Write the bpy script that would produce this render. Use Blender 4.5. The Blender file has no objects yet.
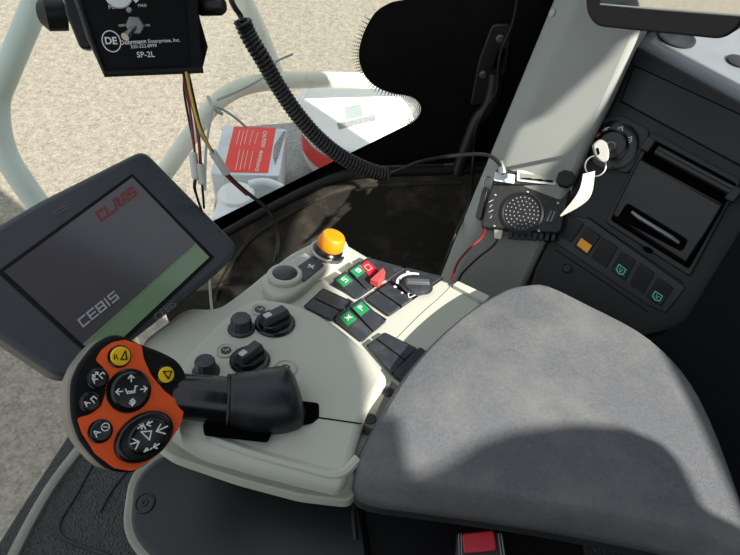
import bpy, bmesh, math, random
from mathutils import Vector, Matrix
random.seed(7)
C = bpy.context.scene.collection
SC = bpy.context.scene
rad = math.radians
# ------------------------------------------------------------------ camera
FPX = 556.0
PITCH, ROLL = rad(48), rad(7)
CAM = Vector((0, 0, 1.25))
_U0 = Vector((0, math.sin(PITCH), math.cos(PITCH))); _R0 = Vector((1, 0, 0))
FWD = Vector((0, math.cos(PITCH), -math.sin(PITCH)))
RGT = _R0 * math.cos(ROLL) + _U0 * math.sin(ROLL)
UPV = _U0 * math.cos(ROLL) - _R0 * math.sin(ROLL)
cd = bpy.data.cameras.new('camera'); cam = bpy.data.objects.new('camera', cd); C.objects.link(cam)
cd.sensor_width = 36; cd.lens = 36 * FPX / 740; cd.clip_start = 0.02; cd.clip_end = 200
cam.matrix_world = Matrix((( RGT.x, UPV.x, -FWD.x, CAM.x), (RGT.y, UPV.y, -FWD.y, CAM.y),
                           (RGT.z, UPV.z, -FWD.z, CAM.z), (0, 0, 0, 1)))
SC.camera = cam
# ------------------------------------------------------------------ sky, sun, exposure
SUN = Vector((0.67, -0.42, 0.62)).normalized()      # direction towards the sun
w = bpy.data.worlds.new('sky'); SC.world = w; w.use_nodes = True
bg = w.node_tree.nodes['Background']; bg.inputs[0].default_value = (0.86, 0.94, 1.0, 1); bg.inputs[1].default_value = 0.92
sl = bpy.data.lights.new('sun', 'SUN'); sl.energy = 10.0; sl.angle = rad(0.6); sl.color = (1.0, 0.95, 0.86)
so = bpy.data.objects.new('sun', sl); C.objects.link(so); so.location = SUN * 12
so.rotation_euler = SUN.to_track_quat('Z', 'Y').to_euler()
vs = SC.view_settings; vs.view_transform = 'Standard'; vs.look = 'None'; vs.gamma = 1; vs.use_curve_mapping = False
vs.exposure = 0.0

# ------------------------------------------------------------------ materials
def srgb(r, g, b):
    f = lambda c: (c / 255 / 12.92) if c <= 10 else ((c / 255 + 0.055) / 1.055) ** 2.4
    return (f(r), f(g), f(b), 1)

def mat(name, col, rough=0.5, metal=0.0, var=0.12, vscale=30, bump=0.0, bscale=400, spec=0.5, emit=None, estr=0, coat=0, dust=None, dust_scale=6, dust_lo=0.5, dust_hi=0.75, sheen=0):
    m = bpy.data.materials.new(name); m.use_nodes = True
    nt = m.node_tree; N = nt.nodes; L = nt.links; b = N['Principled BSDF']
    b.inputs['Roughness'].default_value = rough; b.inputs['Metallic'].default_value = metal
    b.inputs['Specular IOR Level'].default_value = spec
    if coat: b.inputs['Coat Weight'].default_value = coat
    if sheen: b.inputs['Sheen Weight'].default_value = sheen
    tc = N.new('ShaderNodeTexCoord')
    n = N.new('ShaderNodeTexNoise'); n.inputs['Scale'].default_value = vscale; n.inputs['Detail'].default_value = 4
    L.new(tc.outputs['Object'], n.inputs['Vector'])
    r = N.new('ShaderNodeValToRGB'); r.color_ramp.elements[0].position = 0.3; r.color_ramp.elements[1].position = 0.7
    r.color_ramp.elements[0].color = tuple(c * (1 - var) for c in col[:3]) + (1,)
    r.color_ramp.elements[1].color = tuple(min(1, c * (1 + var)) for c in col[:3]) + (1,)
    L.new(n.outputs['Fac'], r.inputs['Fac'])
    out = r.outputs['Color']
    if dust:
        d = N.new('ShaderNodeTexNoise'); d.inputs['Scale'].default_value = dust_scale; d.inputs['Detail'].default_value = 8; d.inputs['Roughness'].default_value = 0.65
        L.new(tc.outputs['Object'], d.inputs['Vector'])
        dr = N.new('ShaderNodeMapRange'); dr.inputs['From Min'].default_value = dust_lo; dr.inputs['From Max'].default_value = dust_hi
        L.new(d.outputs['Fac'], dr.inputs['Value'])
        mx = N.new('ShaderNodeMixRGB'); mx.inputs['Color2'].default_value = dust
        L.new(dr.outputs['Result'], mx.inputs['Fac']); L.new(out, mx.inputs['Color1']); out = mx.outputs['Color']
    L.new(out, b.inputs['Base Color'])
    if bump:
        bn = N.new('ShaderNodeTexNoise'); bn.inputs['Scale'].default_value = bscale; bn.inputs['Detail'].default_value = 3
        L.new(tc.outputs['Object'], bn.inputs['Vector'])
        bp = N.new('ShaderNodeBump'); bp.inputs['Strength'].default_value = bump; bp.inputs['Distance'].default_value = 0.002
        L.new(bn.outputs['Fac'], bp.inputs['Height']); L.new(bp.outputs['Normal'], b.inputs['Normal'])
    if emit:
        b.inputs['Emission Color'].default_value = emit; b.inputs['Emission Strength'].default_value = estr
    return m

M = {}
M['beige'] = mat('console_plastic', srgb(186, 187, 176), 0.5, var=0.03, vscale=12, bump=0.06, bscale=900, dust=srgb(188, 184, 166), dust_scale=22, dust_lo=0.6, dust_hi=0.9)
M['beige_dark'] = mat('console_trim_plastic', srgb(178, 178, 166), 0.55, var=0.04)
M['pillar'] = mat('pillar_plastic', srgb(152, 155, 150), 0.6, var=0.05, vscale=8, bump=0.05, bscale=700)
M['black'] = mat('black_plastic', srgb(22, 23, 25), 0.42, var=0.2, bump=0.05)
M['blackm'] = mat('matt_black', srgb(14, 14, 15), 0.7, var=0.2, spec=0.25)
M['void'] = mat('slot_black', srgb(4, 4, 5), 0.9, spec=0.05)
M['rocker'] = mat('rocker_plastic', srgb(46, 49, 55), 0.4, var=0.1, dust=srgb(84, 86, 88), dust_scale=60, dust_lo=0.5, dust_hi=0.95)
M['navy'] = mat('navy_plastic', srgb(13, 15, 21), 0.35, var=0.1)
M['sidec'] = mat('side_console_plastic', srgb(22, 23, 26), 0.55, var=0.08, bump=0.1, bscale=1200)
M['sidelid'] = mat('side_lid_plastic', srgb(30, 31, 35), 0.5, var=0.05, bump=0.08, bscale=1200)
M['ledge'] = mat('ledge_glare_grey', srgb(120, 126, 130), 0.42, var=0.06, bump=0.08, bscale=1000)  # black plastic; sun glare is put into this light grey
M['bezel'] = mat('display_bezel', srgb(62, 66, 72), 0.5, var=0.06, bump=0.05, bscale=1200)
M['screen'] = mat('screen_glass', srgb(82, 79, 84), 0.15, var=0.02, spec=0.5)
M['sgreen'] = mat('screen_green_bar', srgb(120, 146, 112), 0.15, var=0.05)
M['sline'] = mat('screen_line', srgb(150, 165, 140), 0.3)
M['sred'] = mat('screen_red_letters', srgb(132, 26, 28), 0.3)
M['sgrey'] = mat('screen_grey_letters', srgb(172, 172, 178), 0.3)
M['sdim'] = mat('screen_dim_letters', srgb(104, 104, 108), 0.3)
M['orange'] = mat('lever_orange', srgb(255, 96, 34), 0.45, var=0.03)
M['amber'] = mat('amber_knob', srgb(232, 140, 14), 0.4, var=0.08)
M['yellow'] = mat('yellow_button', srgb(255, 206, 20), 0.4, var=0.03)
M['gloss'] = mat('gloss_black', srgb(16, 17, 20), 0.22, var=0.1)
M['leverrim'] = mat('lever_grey_side', srgb(118, 112, 104), 0.45, var=0.08)
M['rubber'] = mat('boot_rubber', srgb(24, 27, 34), 0.38, var=0.1)
M['white'] = mat('white_print', srgb(235, 235, 235), 0.5, var=0.01)
M['greyprint'] = mat('grey_print', srgb(190, 192, 196), 0.5, var=0.02)
M['green'] = mat('green_lens', srgb(36, 128, 78), 0.4, var=0.06)
M['red'] = mat('red_plastic', srgb(196, 34, 52), 0.42, var=0.06)
M['pink'] = mat('red_toggle', srgb(222, 84, 84), 0.42, var=0.06)
M['redlab'] = mat('red_label', srgb(255, 74, 66), 0.45, var=0.03)
M['pinkprint'] = mat('label_print', srgb(250, 190, 180), 0.5)
M['metal'] = mat('bare_metal', srgb(176, 176, 174), 0.32, 1.0, var=0.12)
M['steel'] = mat('galvanised_steel', srgb(228, 233, 240), 0.5, 0.1, var=0.1, vscale=14)
M['rail'] = mat('painted_rail', srgb(196, 206, 196), 0.38, var=0.05, vscale=6)
M['railw'] = mat('painted_white_rail', srgb(220, 218, 202), 0.4, var=0.05, vscale=9, dust=srgb(190, 176, 150), dust_scale=25, dust_lo=.6, dust_hi=.8)
M['bucket'] = mat('bucket_plastic', srgb(244, 244, 242), 0.4, var=0.02)
M['jug'] = mat('jug_plastic', srgb(236, 240, 242), 0.35, var=0.05)
M['plat'] = mat('platform_metal', srgb(150, 150, 150), 0.6, var=0.35, vscale=120, dust=srgb(190, 178, 155), dust_scale=18)
M['armrest'] = mat('armrest_fabric', srgb(98, 100, 104), 0.85, var=0.12, vscale=300, bump=0.5, bscale=900, spec=0.2, dust=srgb(130, 130, 126), dust_scale=10, dust_lo=0.46, dust_hi=0.85)
M['armside'] = mat('armrest_dark_side', srgb(36, 38, 43), 0.6, var=0.1)
M['doorpanel'] = mat('door_panel', srgb(48, 46, 41), 0.8, var=0.25, vscale=9, bump=0.25, bscale=350, spec=0.2, dust=srgb(118, 112, 98), dust_scale=10, dust_lo=0.5, dust_hi=0.9)
M['frit'] = mat('black_frit', srgb(8, 8, 8), 0.45, var=0.1, spec=0.2)
M['fabric'] = mat('wall_fabric', srgb(22, 23, 28), 0.95, var=0.2, vscale=500, bump=0.4, bscale=700, spec=0.1)
M['printer'] = mat('printer_cover', srgb(15, 15, 16), 0.3, var=0.1, bump=0.03)
M['chrome'] = mat('satin_handle', srgb(130, 132, 136), 0.3, 0.8)
M['keym'] = mat('key_plastic', srgb(158, 156, 150), 0.35, var=0.04)
M['paper'] = mat('paper_tag', srgb(200, 197, 186), 0.7, var=0.05, dust=srgb(190, 170, 150), dust_scale=60, dust_lo=.6, dust_hi=.75)
M['wred'] = mat('red_wire', srgb(132, 16, 26), 0.5)
M['wyel'] = mat('yellow_wire', srgb(214, 180, 60), 0.5)
M['wwhite'] = mat('white_sleeve', srgb(220, 220, 212), 0.45)
M['greencable'] = mat('lens_dim', srgb(24, 70, 62), 0.4)
M['dimgreen'] = mat('dim_green_symbol', srgb(130, 205, 190), 0.4, emit=srgb(120, 210, 190), estr=0.12)
M['amberlens'] = mat('amber_lens', srgb(226, 160, 60), 0.4, emit=srgb(226, 150, 50), estr=0.15)
M['sticker'] = mat('grey_sticker', srgb(150, 160, 158), 0.5, var=0.1, vscale=60)
M['sticker2'] = mat('grey_print_band', srgb(150, 150, 152), 0.5, var=0.35, vscale=160)
M['radio'] = mat('radio_case', srgb(34, 35, 34), 0.45, var=0.15, dust=srgb(92, 90, 82), dust_scale=70, dust_lo=0.58, dust_hi=0.85)
M['lcd'] = mat('radio_lcd', srgb(140, 144, 132), 0.25, var=0.1, vscale=60)
M['knobgrey'] = mat('knob_grey', srgb(84, 87, 90), 0.4, var=.08)
M['rimgrey'] = mat('rim_plastic', srgb(136, 136, 128), 0.55)
M['bracket'] = mat('bracket_plastic', srgb(92, 92, 86), 0.55)
M['dullm'] = mat('dull_metal', srgb(110, 104, 92), 0.5, 0.8, var=.3)
M['wallin'] = mat('sun_mask_surface', srgb(70, 70, 68), 0.8)
M['head'] = mat('headliner', srgb(58, 60, 61), 0.9)

# leather grain floor
def floor_mat():
    m = mat('floor_leather', srgb(50, 50, 51), 0.5, var=0.1, vscale=40); nt = m.node_tree; N = nt.nodes; L = nt.links
    v = N.new('ShaderNodeTexVoronoi'); v.inputs['Scale'].default_value = 190; v.feature = 'F1'
    tc = N.new('ShaderNodeTexCoord'); L.new(tc.outputs['Object'], v.inputs['Vector'])
    bp = N.new('ShaderNodeBump'); bp.inputs['Strength'].default_value = 0.9; bp.inputs['Distance'].default_value = 0.004
    L.new(v.outputs['Distance'], bp.inputs['Height']); L.new(bp.outputs['Normal'], N['Principled BSDF'].inputs['Normal'])
    return m
M['floor'] = floor_mat()
def gravel_mat():
    m = bpy.data.materials.new('gravel'); m.use_nodes = True; nt = m.node_tree; N = nt.nodes; L = nt.links; b = N['Principled BSDF']
    b.inputs['Roughness'].default_value = 0.95; b.inputs['Specular IOR Level'].default_value = 0.1
    tc = N.new('ShaderNodeTexCoord')
    v = N.new('ShaderNodeTexVoronoi'); v.inputs['Scale'].default_value = 60; L.new(tc.outputs['Object'], v.inputs['Vector'])
    r = N.new('ShaderNodeValToRGB'); e = r.color_ramp.elements
    e[0].color = srgb(104, 98, 90); e[1].color = srgb(164, 156, 142); e.new(0.5).color = srgb(140, 133, 122)
    sep = N.new('ShaderNodeSeparateColor'); L.new(v.outputs['Color'], sep.inputs[0]); L.new(sep.outputs[0], r.inputs['Fac'])
    n = N.new('ShaderNodeTexNoise'); n.inputs['Scale'].default_value = 14; n.inputs['Detail'].default_value = 10; n.inputs['Roughness'].default_value = .7; L.new(tc.outputs['Object'], n.inputs['Vector'])
    r2 = N.new('ShaderNodeValToRGB'); r2.color_ramp.elements[0].position = .35; r2.color_ramp.elements[1].position = .65
    r2.color_ramp.elements[0].color = srgb(124, 118, 107); r2.color_ramp.elements[1].color = srgb(172, 164, 149); L.new(n.outputs['Fac'], r2.inputs['Fac'])
    mx = N.new('ShaderNodeMixRGB'); mx.inputs['Fac'].default_value = 0.55; L.new(r.outputs['Color'], mx.inputs['Color1']); L.new(r2.outputs['Color'], mx.inputs['Color2'])
    L.new(mx.outputs['Color'], b.inputs['Base Color'])
    bp = N.new('ShaderNodeBump'); bp.inputs['Strength'].default_value = 0.3; bp.inputs['Distance'].default_value = 0.01
    L.new(v.outputs['Distance'], bp.inputs['Height']); L.new(bp.outputs['Normal'], b.inputs['Normal'])
    return m
M['gravel'] = gravel_mat()
def glass_mat():
    m = bpy.data.materials.new('window_glass'); m.use_nodes = True; nt = m.node_tree; N = nt.nodes; L = nt.links
    N.remove(N['Principled BSDF']); t = N.new('ShaderNodeBsdfTransparent'); t.inputs[0].default_value = (0.97, 0.985, 0.975, 1)
    g = N.new('ShaderNodeBsdfGlossy'); g.inputs['Roughness'].default_value = 0.02
    mx = N.new('ShaderNodeMixShader'); mx.inputs[0].default_value = 0.05
    L.new(t.outputs[0], mx.inputs[1]); L.new(g.outputs[0], mx.inputs[2]); L.new(mx.outputs[0], N['Material Output'].inputs[0])
    return m
M['glass'] = glass_mat()
M['mirror'] = mat('mirror_glass', srgb(235, 235, 235), 0.03, 1.0, var=0.01)

# ------------------------------------------------------------------ geometry helpers
def ray(x, y): return RGT * ((x - 370) / FPX) - UPV * ((y - 277.5) / FPX) + FWD
def P(x, y, d): return CAM + ray(x, y) * d

class Frame:
    """a plane in the cab: origin, two axes in the plane, normal"""
    def __init__(s, o, n, xd=None):
        s.o = Vector(o); s.n = Vector(n).normalized()
        xd = Vector(xd) if xd is not None else Vector((1, 0, 0))
        s.x = (xd - s.n * xd.dot(s.n)).normalized(); s.y = s.n.cross(s.x)
    def hit(s, px, py, w=0.0):
        r = ray(px, py); t = (s.o + s.n * w - CAM).dot(s.n) / r.dot(s.n); return CAM + r * t
    def uv(s, px, py, w=0.0):
        q = s.hit(px, py, w) - s.o; return (q.dot(s.x), q.dot(s.y))
    def uvs(s, pts, w=0.0): return [s.uv(a, b, w) for a, b in pts]
    def pt(s, u, v, w=0.0): return s.o + s.x * u + s.y * v + s.n * w
    def scale(s, px, py, w=0.0):           # metres per pixel there
        return (s.hit(px, py, w) - CAM).dot(FWD) / FPX
    def up(s, d): return Frame(s.o + s.n * d, s.n, s.x)
def frame3(a, b, c):
    n = (b - a).cross(c - a).normalized()
    if n.dot(CAM - a) < 0: n = -n
    return Frame(a, n, b - a)
def facing(px, py, d, dx=0.0, dy=0.0, xp=None):
    """a plane at that spot turned to the viewer, tilted right / up by dx, dy"""
    o = P(px, py, d); n = (CAM - o).normalized() + RGT * dx + UPV * dy
    f = Frame(o, n, RGT)
    if xp:
        q = f.hit(*xp); f = Frame(o, n, q - o)
    return f

def area2(p): return sum(p[i][0] * p[(i + 1) % len(p)][1] - p[(i + 1) % len(p)][0] * p[i][1] for i in range(len(p)))
def roundp(p, r, seg=5):
    out = []; n = len(p); rr = r if isinstance(r, (list, tuple)) else [r] * n
    for i in range(n):
        a, b, c = Vector(p[i - 1]), Vector(p[i]), Vector(p[(i + 1) % n]); R_ = rr[i]
        d1, d2 = (a - b), (c - b); k = min(R_, d1.length * .48, d2.length * .48)
        if k <= 1e-6: out.append(tuple(b)); continue
        q0, q1 = b + d1.normalized() * k, b + d2.normalized() * k
        for j in range(seg + 1):
            t = j / seg; out.append(tuple(q0 * (1 - t) ** 2 + b * 2 * t * (1 - t) + q1 * t * t))
    return out
def smoothp(p, n=4, closed=True):
    """catmull-rom through points of any dimension"""
    P_ = [Vector(q) for q in p]; m = len(P_); out = []
    rng = range(m) if closed else range(m - 1)
    for i in rng:
        g = (lambda k: P_[k % m]) if closed else (lambda k: P_[max(0, min(m - 1, k))])
        a, b, c, d = g(i - 1), g(i), g(i + 1), g(i + 2)
        for j in range(n):
            t = j / n
            out.append(.5 * (2 * b + (c - a) * t + (2 * a - 5 * b + 4 * c - d) * t * t + (3 * b - a - 3 * c + d) * t ** 3))
    if not closed: out.append(P_[-1])
    return out
def ell(cu, cv, ru, rv, rot=0, n=28):
    return [(cu + ru * math.cos(t) * math.cos(rot) - rv * math.sin(t) * math.sin(rot), cv + ru * math.cos(t) * math.sin(rot) + rv * math.sin(t) * math.cos(rot)) for t in [2 * math.pi * i / n for i in range(n)]]

class MB:
    def __init__(s): s.v = []; s.f = []
    def add(s, vs, fs):
        k = len(s.v); s.v += [Vector(q) for q in vs]; s.f += [tuple(i + k for i in f) for f in fs]; return s
    def prism(s, fr, p, w0, w1, taper=0.0):
        p = [tuple(q) for q in p]
        if area2(p) < 0: p = p[::-1]
        n = len(p); pt = p
        if taper:
            cx = sum(q[0] for q in p) / n; cy = sum(q[1] for q in p) / n
            pt = [(cx + (q[0] - cx) * (1 - taper), cy + (q[1] - cy) * (1 - taper)) for q in p]
        vs = [fr.pt(a, b, w0) for a, b in p] + [fr.pt(a, b, w1) for a, b in pt]
        fs = [tuple(range(n))[::-1], tuple(range(n, 2 * n))] + [(i, (i + 1) % n, n + (i + 1) % n, n + i) for i in range(n)]
        return s.add(vs, fs)
    def dome(s, fr, p, w0, w1, edge=0.15, rings=5):
        """prism whose top is rounded over towards its middle"""
        p = [tuple(q) for q in p]
        if area2(p) < 0: p = p[::-1]
        n = len(p); cx = sum(q[0] for q in p) / n; cy = sum(q[1] for q in p) / n
        vs = [fr.pt(a, b, w0) for a, b in p]; fs = [tuple(range(n))[::-1]]
        for r in range(rings + 1):
            t = r / rings * math.pi / 2; k = 1 - edge * (1 - math.cos(t)); h = w0 + (w1 - w0) * (0.35 + 0.65 * math.sin(t))
            vs += [fr.pt(cx + (a - cx) * k, cy + (b - cy) * k, h) for a, b in p]
            o = n * (r + 1); q = n * r
            fs += [(q + i, q + (i + 1) % n, o + (i + 1) % n, o + i) for i in range(n)]
        fs.append(tuple(range(n * (rings + 1), n * (rings + 2))))
        return s.add(vs, fs)
    def wedge(s, fr, quad, w0, hs):
        vs = [fr.pt(a, b, w0) for a, b in quad] + [fr.pt(q[0], q[1], h) for q, h in zip(quad, hs)]
        return s.add(vs, [(3, 2, 1, 0), (4, 5, 6, 7)] + [(i, (i + 1) % 4, 4 + (i + 1) % 4, 4 + i) for i in range(4)])
    def lathe(s, o, n, prof, seg=28, xd=None, flute=0, fd=0.0):
        fr = Frame(o, n, xd if xd is not None else (RGT if abs(Vector(n).normalized().dot(RGT)) < .9 else UPV)); vs = []; fs = []
        for r, wv in prof:
            for i in range(seg):
                a = 2 * math.pi * i / seg; rr = r * (1 - (fd if (flute and (i // 2) % 2) else 0))
                vs.append(fr.pt(rr * math.cos(a), rr * math.sin(a), wv))
        for j in range(len(prof) - 1):
            for i in range(seg): fs.append((j * seg + i, j * seg + (i + 1) % seg, (j + 1) * seg + (i + 1) % seg, (j + 1) * seg + i))
        fs.append(tuple(range(seg))[::-1]); k = (len(prof) - 1) * seg; fs.append(tuple(range(k, k + seg)))
        return s.add(vs, fs)
    def tube(s, pts, r, seg=10, cap=True):
        pts = [Vector(p) for p in pts]; n = len(pts); vs = []; fs = []
        rs = r if isinstance(r, (list, tuple)) else [r] * n
        nrm = None
        for i in range(n):
            t = (pts[min(n - 1, i + 1)] - pts[max(0, i - 1)]).normalized()
            if nrm is None:
                nrm = t.cross(Vector((0, 0, 1)) if abs(t.z) < .9 else Vector((1, 0, 0))).normalized()
            nrm = (nrm - t * nrm.dot(t)).normalized(); b = t.cross(nrm)
            for k in range(seg):
                a = 2 * math.pi * k / seg; vs.append(pts[i] + (nrm * math.cos(a) + b * math.sin(a)) * rs[i])
        for i in range(n - 1):
            for k in range(seg): fs.append((i * seg + k, i * seg + (k + 1) % seg, (i + 1) * seg + (k + 1) % seg, (i + 1) * seg + k))
        if cap: fs.append(tuple(range(seg))[::-1]); fs.append(tuple(range((n - 1) * seg, n * seg)))
        return s.add(vs, fs)
    def stroke(s, fr, pts, wd, w0, h=0.0004, closed=False):
        """flat printed line"""
        pts = [Vector(p) for p in pts]; n = len(pts)
        for i in range(n if closed else n - 1):
            s.k = getattr(s, 'k', 0) + 1; hk = h + 0.00003 * (s.k % 9)
            a, b = pts[i], pts[(i + 1) % n]; d = (b - a)
            if d.length < 1e-7: continue
            d.normalize(); q = Vector((-d.y, d.x)) * wd / 2; e = d * wd / 2
            s.prism(fr, [tuple(a - q - e), tuple(b - q + e), tuple(b + q + e), tuple(a + q - e)], w0, w0 + hk)
        return s
    def box(s, fr, u0, u1, v0, v1, w0, w1): return s.prism(fr, [(u0, v0), (u1, v0), (u1, v1), (u0, v1)], w0, w1)

ROOT = {}
def obj(name, mb, material, parent=None, bevel=0.0, seg=3, sharp=38, subsurf=0):
    loc = Vector((0, 0, 0))
    if parent is None:
        xs = [v.x for v in mb.v]; ys = [v.y for v in mb.v]; zs = [v.z for v in mb.v]
        loc = Vector(((min(xs) + max(xs)) / 2, (min(ys) + max(ys)) / 2, min(zs)))
    me = bpy.data.meshes.new(name)
    me.from_pydata([tuple(v - loc) for v in mb.v], [], mb.f); me.update()
    b = bmesh.new(); b.from_mesh(me); bmesh.ops.recalc_face_normals(b, faces=b.faces); b.to_mesh(me); b.free()
    me.polygons.foreach_set('use_smooth', [True] * len(me.polygons))
    if sharp: me.set_sharp_from_angle(angle=rad(sharp))
    me.materials.append(M[material] if isinstance(material, str) else material)
    o = bpy.data.objects.new(name, me); C.objects.link(o); o.location = loc
    if parent is not None:
        o.parent = parent
        if parent.name in ROOT: o.matrix_parent_inverse = Matrix.Translation(-ROOT[parent.name])
    else:
        ROOT[o.name] = loc
    if bevel:
        m = o.modifiers.new('bevel', 'BEVEL'); m.width = bevel; m.segments = seg; m.limit_method = 'ANGLE'; m.angle_limit = rad(35); m.harden_normals = False
    if subsurf:
        m = o.modifiers.new('smooth', 'SUBSURF'); m.levels = subsurf; m.render_levels = subsurf
    return o
def thing(name, label, cat, loc, group=None):
    o = bpy.data.objects.new(name, None); C.objects.link(o); o.location = loc; o.empty_display_size = 0.03
    o['label'] = label; o['category'] = cat
    if group: o['group'] = group
    ROOT[o.name] = Vector(loc); return o
def tag(o, label, cat, group=None):
    o['label'] = label; o['category'] = cat
    if group: o['group'] = group
    return o
def struct(o): o['kind'] = 'structure'; return o
_tc = {}
def text_mb(mb, string, fr, p0, p1, w0=0.0004, h=None, px=True, bold=0.0):
    """lettering laid on the plane, baseline from p0 to p1 (image spots on the plane or plane coordinates); h = cap height"""
    cu = bpy.data.curves.new('t', 'FONT'); cu.body = string; cu.size = 1; cu.offset = bold; cu.resolution_u = 3
    o = bpy.data.objects.new('t', cu); C.objects.link(o)
    dg = bpy.context.evaluated_depsgraph_get(); me = bpy.data.meshes.new_from_object(o.evaluated_get(dg))
    a = Vector(fr.uv(*p0, w0)) if px else Vector(p0); b = Vector(fr.uv(*p1, w0)) if px else Vector(p1)
    xs = [v.co.x for v in me.vertices]; x0, x1 = min(xs), max(xs); s = (b - a).length / (x1 - x0)
    sy = s if h is None else h / 0.70
    d = (b - a).normalized(); q = Vector((-d.y, d.x))
    vs = [a + d * (v.co.x - x0) * s + q * v.co.y * sy for v in me.vertices]
    mb.add([fr.pt(v.x, v.y, w0) for v in vs], [tuple(p.vertices) for p in me.polygons])
    bpy.data.objects.remove(o); bpy.data.curves.remove(cu); bpy.data.meshes.remove(me)
    return mb
GLY = {'C': [[(1, 1), (0, 1), (0, 0), (1, 0)]], 'L': [[(0, 1), (0, 0), (1, 0)]], 'A': [[(0, 0), (.35, 1), (1, 1), (1, 0)], [(.12, .3), (1, .3)]],
       'S': [[(1, 1), (0, 1), (0, .5), (1, .5), (1, 0), (0, 0)]], 'E': [[(1, 1), (0, 1), (0, 0), (1, 0)], [(0, .5), (.9, .5)]],
       'B': [[(0, 0), (0, 1), (1, 1), (1, 0)], [(0, .5), (1, .5)], [(0, 0), (1, 0)]], 'I': [[(0.5, 0), (0.5, 1)]]}
def block_mb(mb, string, fr, p0, p1, p2, w0, wd=0.2, gap=0.45):
    """square block lettering; p0-p1 baseline, p2 above p0"""
    a, b, c = (Vector(fr.uv(*p)) for p in (p0, p1, p2)); n = len(string)
    cw = [0.25 if ch == 'I' else 1.0 for ch in string]; tot = sum(cw) + gap * (n - 1); X = (b - a) / tot; Y = c - a; k = 0.0
    for ch, q in zip(string, cw):
        for st in GLY[ch]: mb.stroke(fr, [tuple(a + X * (k + (x if ch != 'I' else 0.12)) + Y * y) for x, y in st], wd * Y.length, w0, 0.0003)
        k += q + gap
    return mb

# ================================================================== planes of the place
t11 = rad(11)
NC = Vector((0, math.sin(t11), math.cos(t11)))
FC = Frame(P(370, 290, .66), NC)                       # switch deck of the armrest console
FK = FC.up(0.022)                                      # raised knob deck
YW = 0.82
FG = Frame((0, YW, 0.6), (0, -1, 0))                   # right-hand window pane (vertical)
FW = Frame((0, YW - .03, 0.6), (0, -1, 0.06))          # panel under that window
FF = Frame((0, 0, 0), (0, 0, 1))                       # cab floor
FS = facing(660, 200, .74, dx=-.08, dy=.05, xp=(750, 247))   # sloping face of the side console
FA = Frame(P(450, 330, .585), (0.02, math.sin(rad(7)), math.cos(rad(7))))   # armrest pad

e0, e1 = FS.hit(630, 40), FS.hit(775, 118)
dn = (Vector((0.25, .9, .10))).normalized()
LEDGE = Frame(e0 - FS.n * .004, (e1 - e0).cross(dn) if (e1 - e0).cross(dn).z > 0 else dn.cross(e1 - e0), e1 - e0)

# ================================================================== setting
g = MB().add([(-16, -14, -1.9), (14, -14, -1.9), (14, 22, -1.9), (-16, 22, -1.9)], [(0, 1, 2, 3)])
struct(obj('ground', g, 'gravel'))
fl = FF.uvs([(0, 540), (22, 505), (65, 439), (100, 395)])
fl = [(-.72, -.25), (-.70, .15)] + fl + [(-.5, .74), (-.4, .79), (.9, .79), (.9, -.9), (-.72, -.9)]
struct(obj('floor', MB().prism(FF, fl, -.06, 0), 'floor', bevel=.006))
band = MB(); bl = [FF.hit(*q) + Vector((0, 0, .004)) for q in [(-24, 640), (14, 555), (48, 492), (79, 450), (114, 405), (154, 350)]]
bl = smoothp(bl, 4, False)
for i, q in enumerate(bl): pass
nb = len(bl); vs = []; fs = []
for i, q in enumerate(bl):
    t = (bl[min(nb - 1, i + 1)] - bl[max(0, i - 1)]).normalized(); s = t.cross(Vector((0, 0, 1)))
    for u, h in ((-.012, 0), (-.010, .006), (-.004, .009), (.004, .009), (.010, .006), (.012, 0)): vs.append(q + s * u + Vector((0, 0, h - .004)))
for i in range(nb - 1):
    for k in range(5): fs.append((i * 6 + k, i * 6 + k + 1, i * 6 + 7 + k, i * 6 + 6 + k))
band.add(vs, fs); struct(obj('trim_1', band, 'rimgrey', bevel=0))
rg = MB()
for pts in ([(96, 458), (76, 495), (60, 522), (62, 536), (78, 545), (110, 556)], [(128, 470), (112, 490), (100, 512)]):
    rg.tube(smoothp([FF.hit(*q) for q in pts], 5, False), .004, 8)
struct(obj('trim_2', rg, 'armside'))

# panel under the window with a rolled sill
sill = [(150, 274), (205, 246), (262, 214), (318, 187), (345, 178), (380, 174), (430, 172), (476, 170), (520, 168)]
sill3 = smoothp([FW.uv(*q) for q in sill], 4, False)
wp = [tuple(q) for q in sill3] + [(.9, FW.uv(520, 168)[1]), (.9, -.62), (-.45, -.62)]
struct(obj('wall_front', MB().prism(FW, wp, -.03, 0), 'doorpanel', bevel=.004))
st = MB().tube([FW.pt(q.x, q.y, -.004) for q in sill3], .0085, 10)
struct(obj('trim_3', st, 'blackm'))
# inner ridge pressed into the panel
st = MB().tube(smoothp([FW.hit(*q) for q in [(216, 300), (222, 282), (250, 240), (300, 208), (348, 188), (400, 184), (462, 182)]], 5, False), .005, 8)
struct(obj('trim_4', st, 'doorpanel'))
# windows: a curved pane on the left, a flat pane with black border on the right
plan = smoothp([(-.75, -.3), (-.72, 0), (-.70, .20), (-.675, .40), (-.63, .58), (-.54, .72), (-.42, .80), (-.30, YW)], 4, False)
gv = [(q[0], q[1], z) for z in (-.05, 2.0) for q in plan]; n = len(plan)
struct(obj('window_1', MB().add(gv, [(i, i + 1, n + i + 1, n + i) for i in range(n - 1)]), 'glass'))
frit = [(404, -60), (404, 0), (390, 3), (375, 13), (364, 32), (359, 50), (360, 64), (366, 77), (377, 87), (392, 93), (404, 95), (414, 98), (420, 105), (420, 113), (414, 121), (404, 127), (360, 152), (300, 186), (262, 207), (205, 240), (140, 278)]
fu = FG.uvs(frit); top = 1.4
fu = fu[:1] + [tuple(q) for q in smoothp(fu[1:17], 5, False)] + fu[17:]
fb = [(fu[0][0], top)] + fu[1:] + [(fu[-1][0], -.3), (.36, -.3), (.36, top)]
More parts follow.
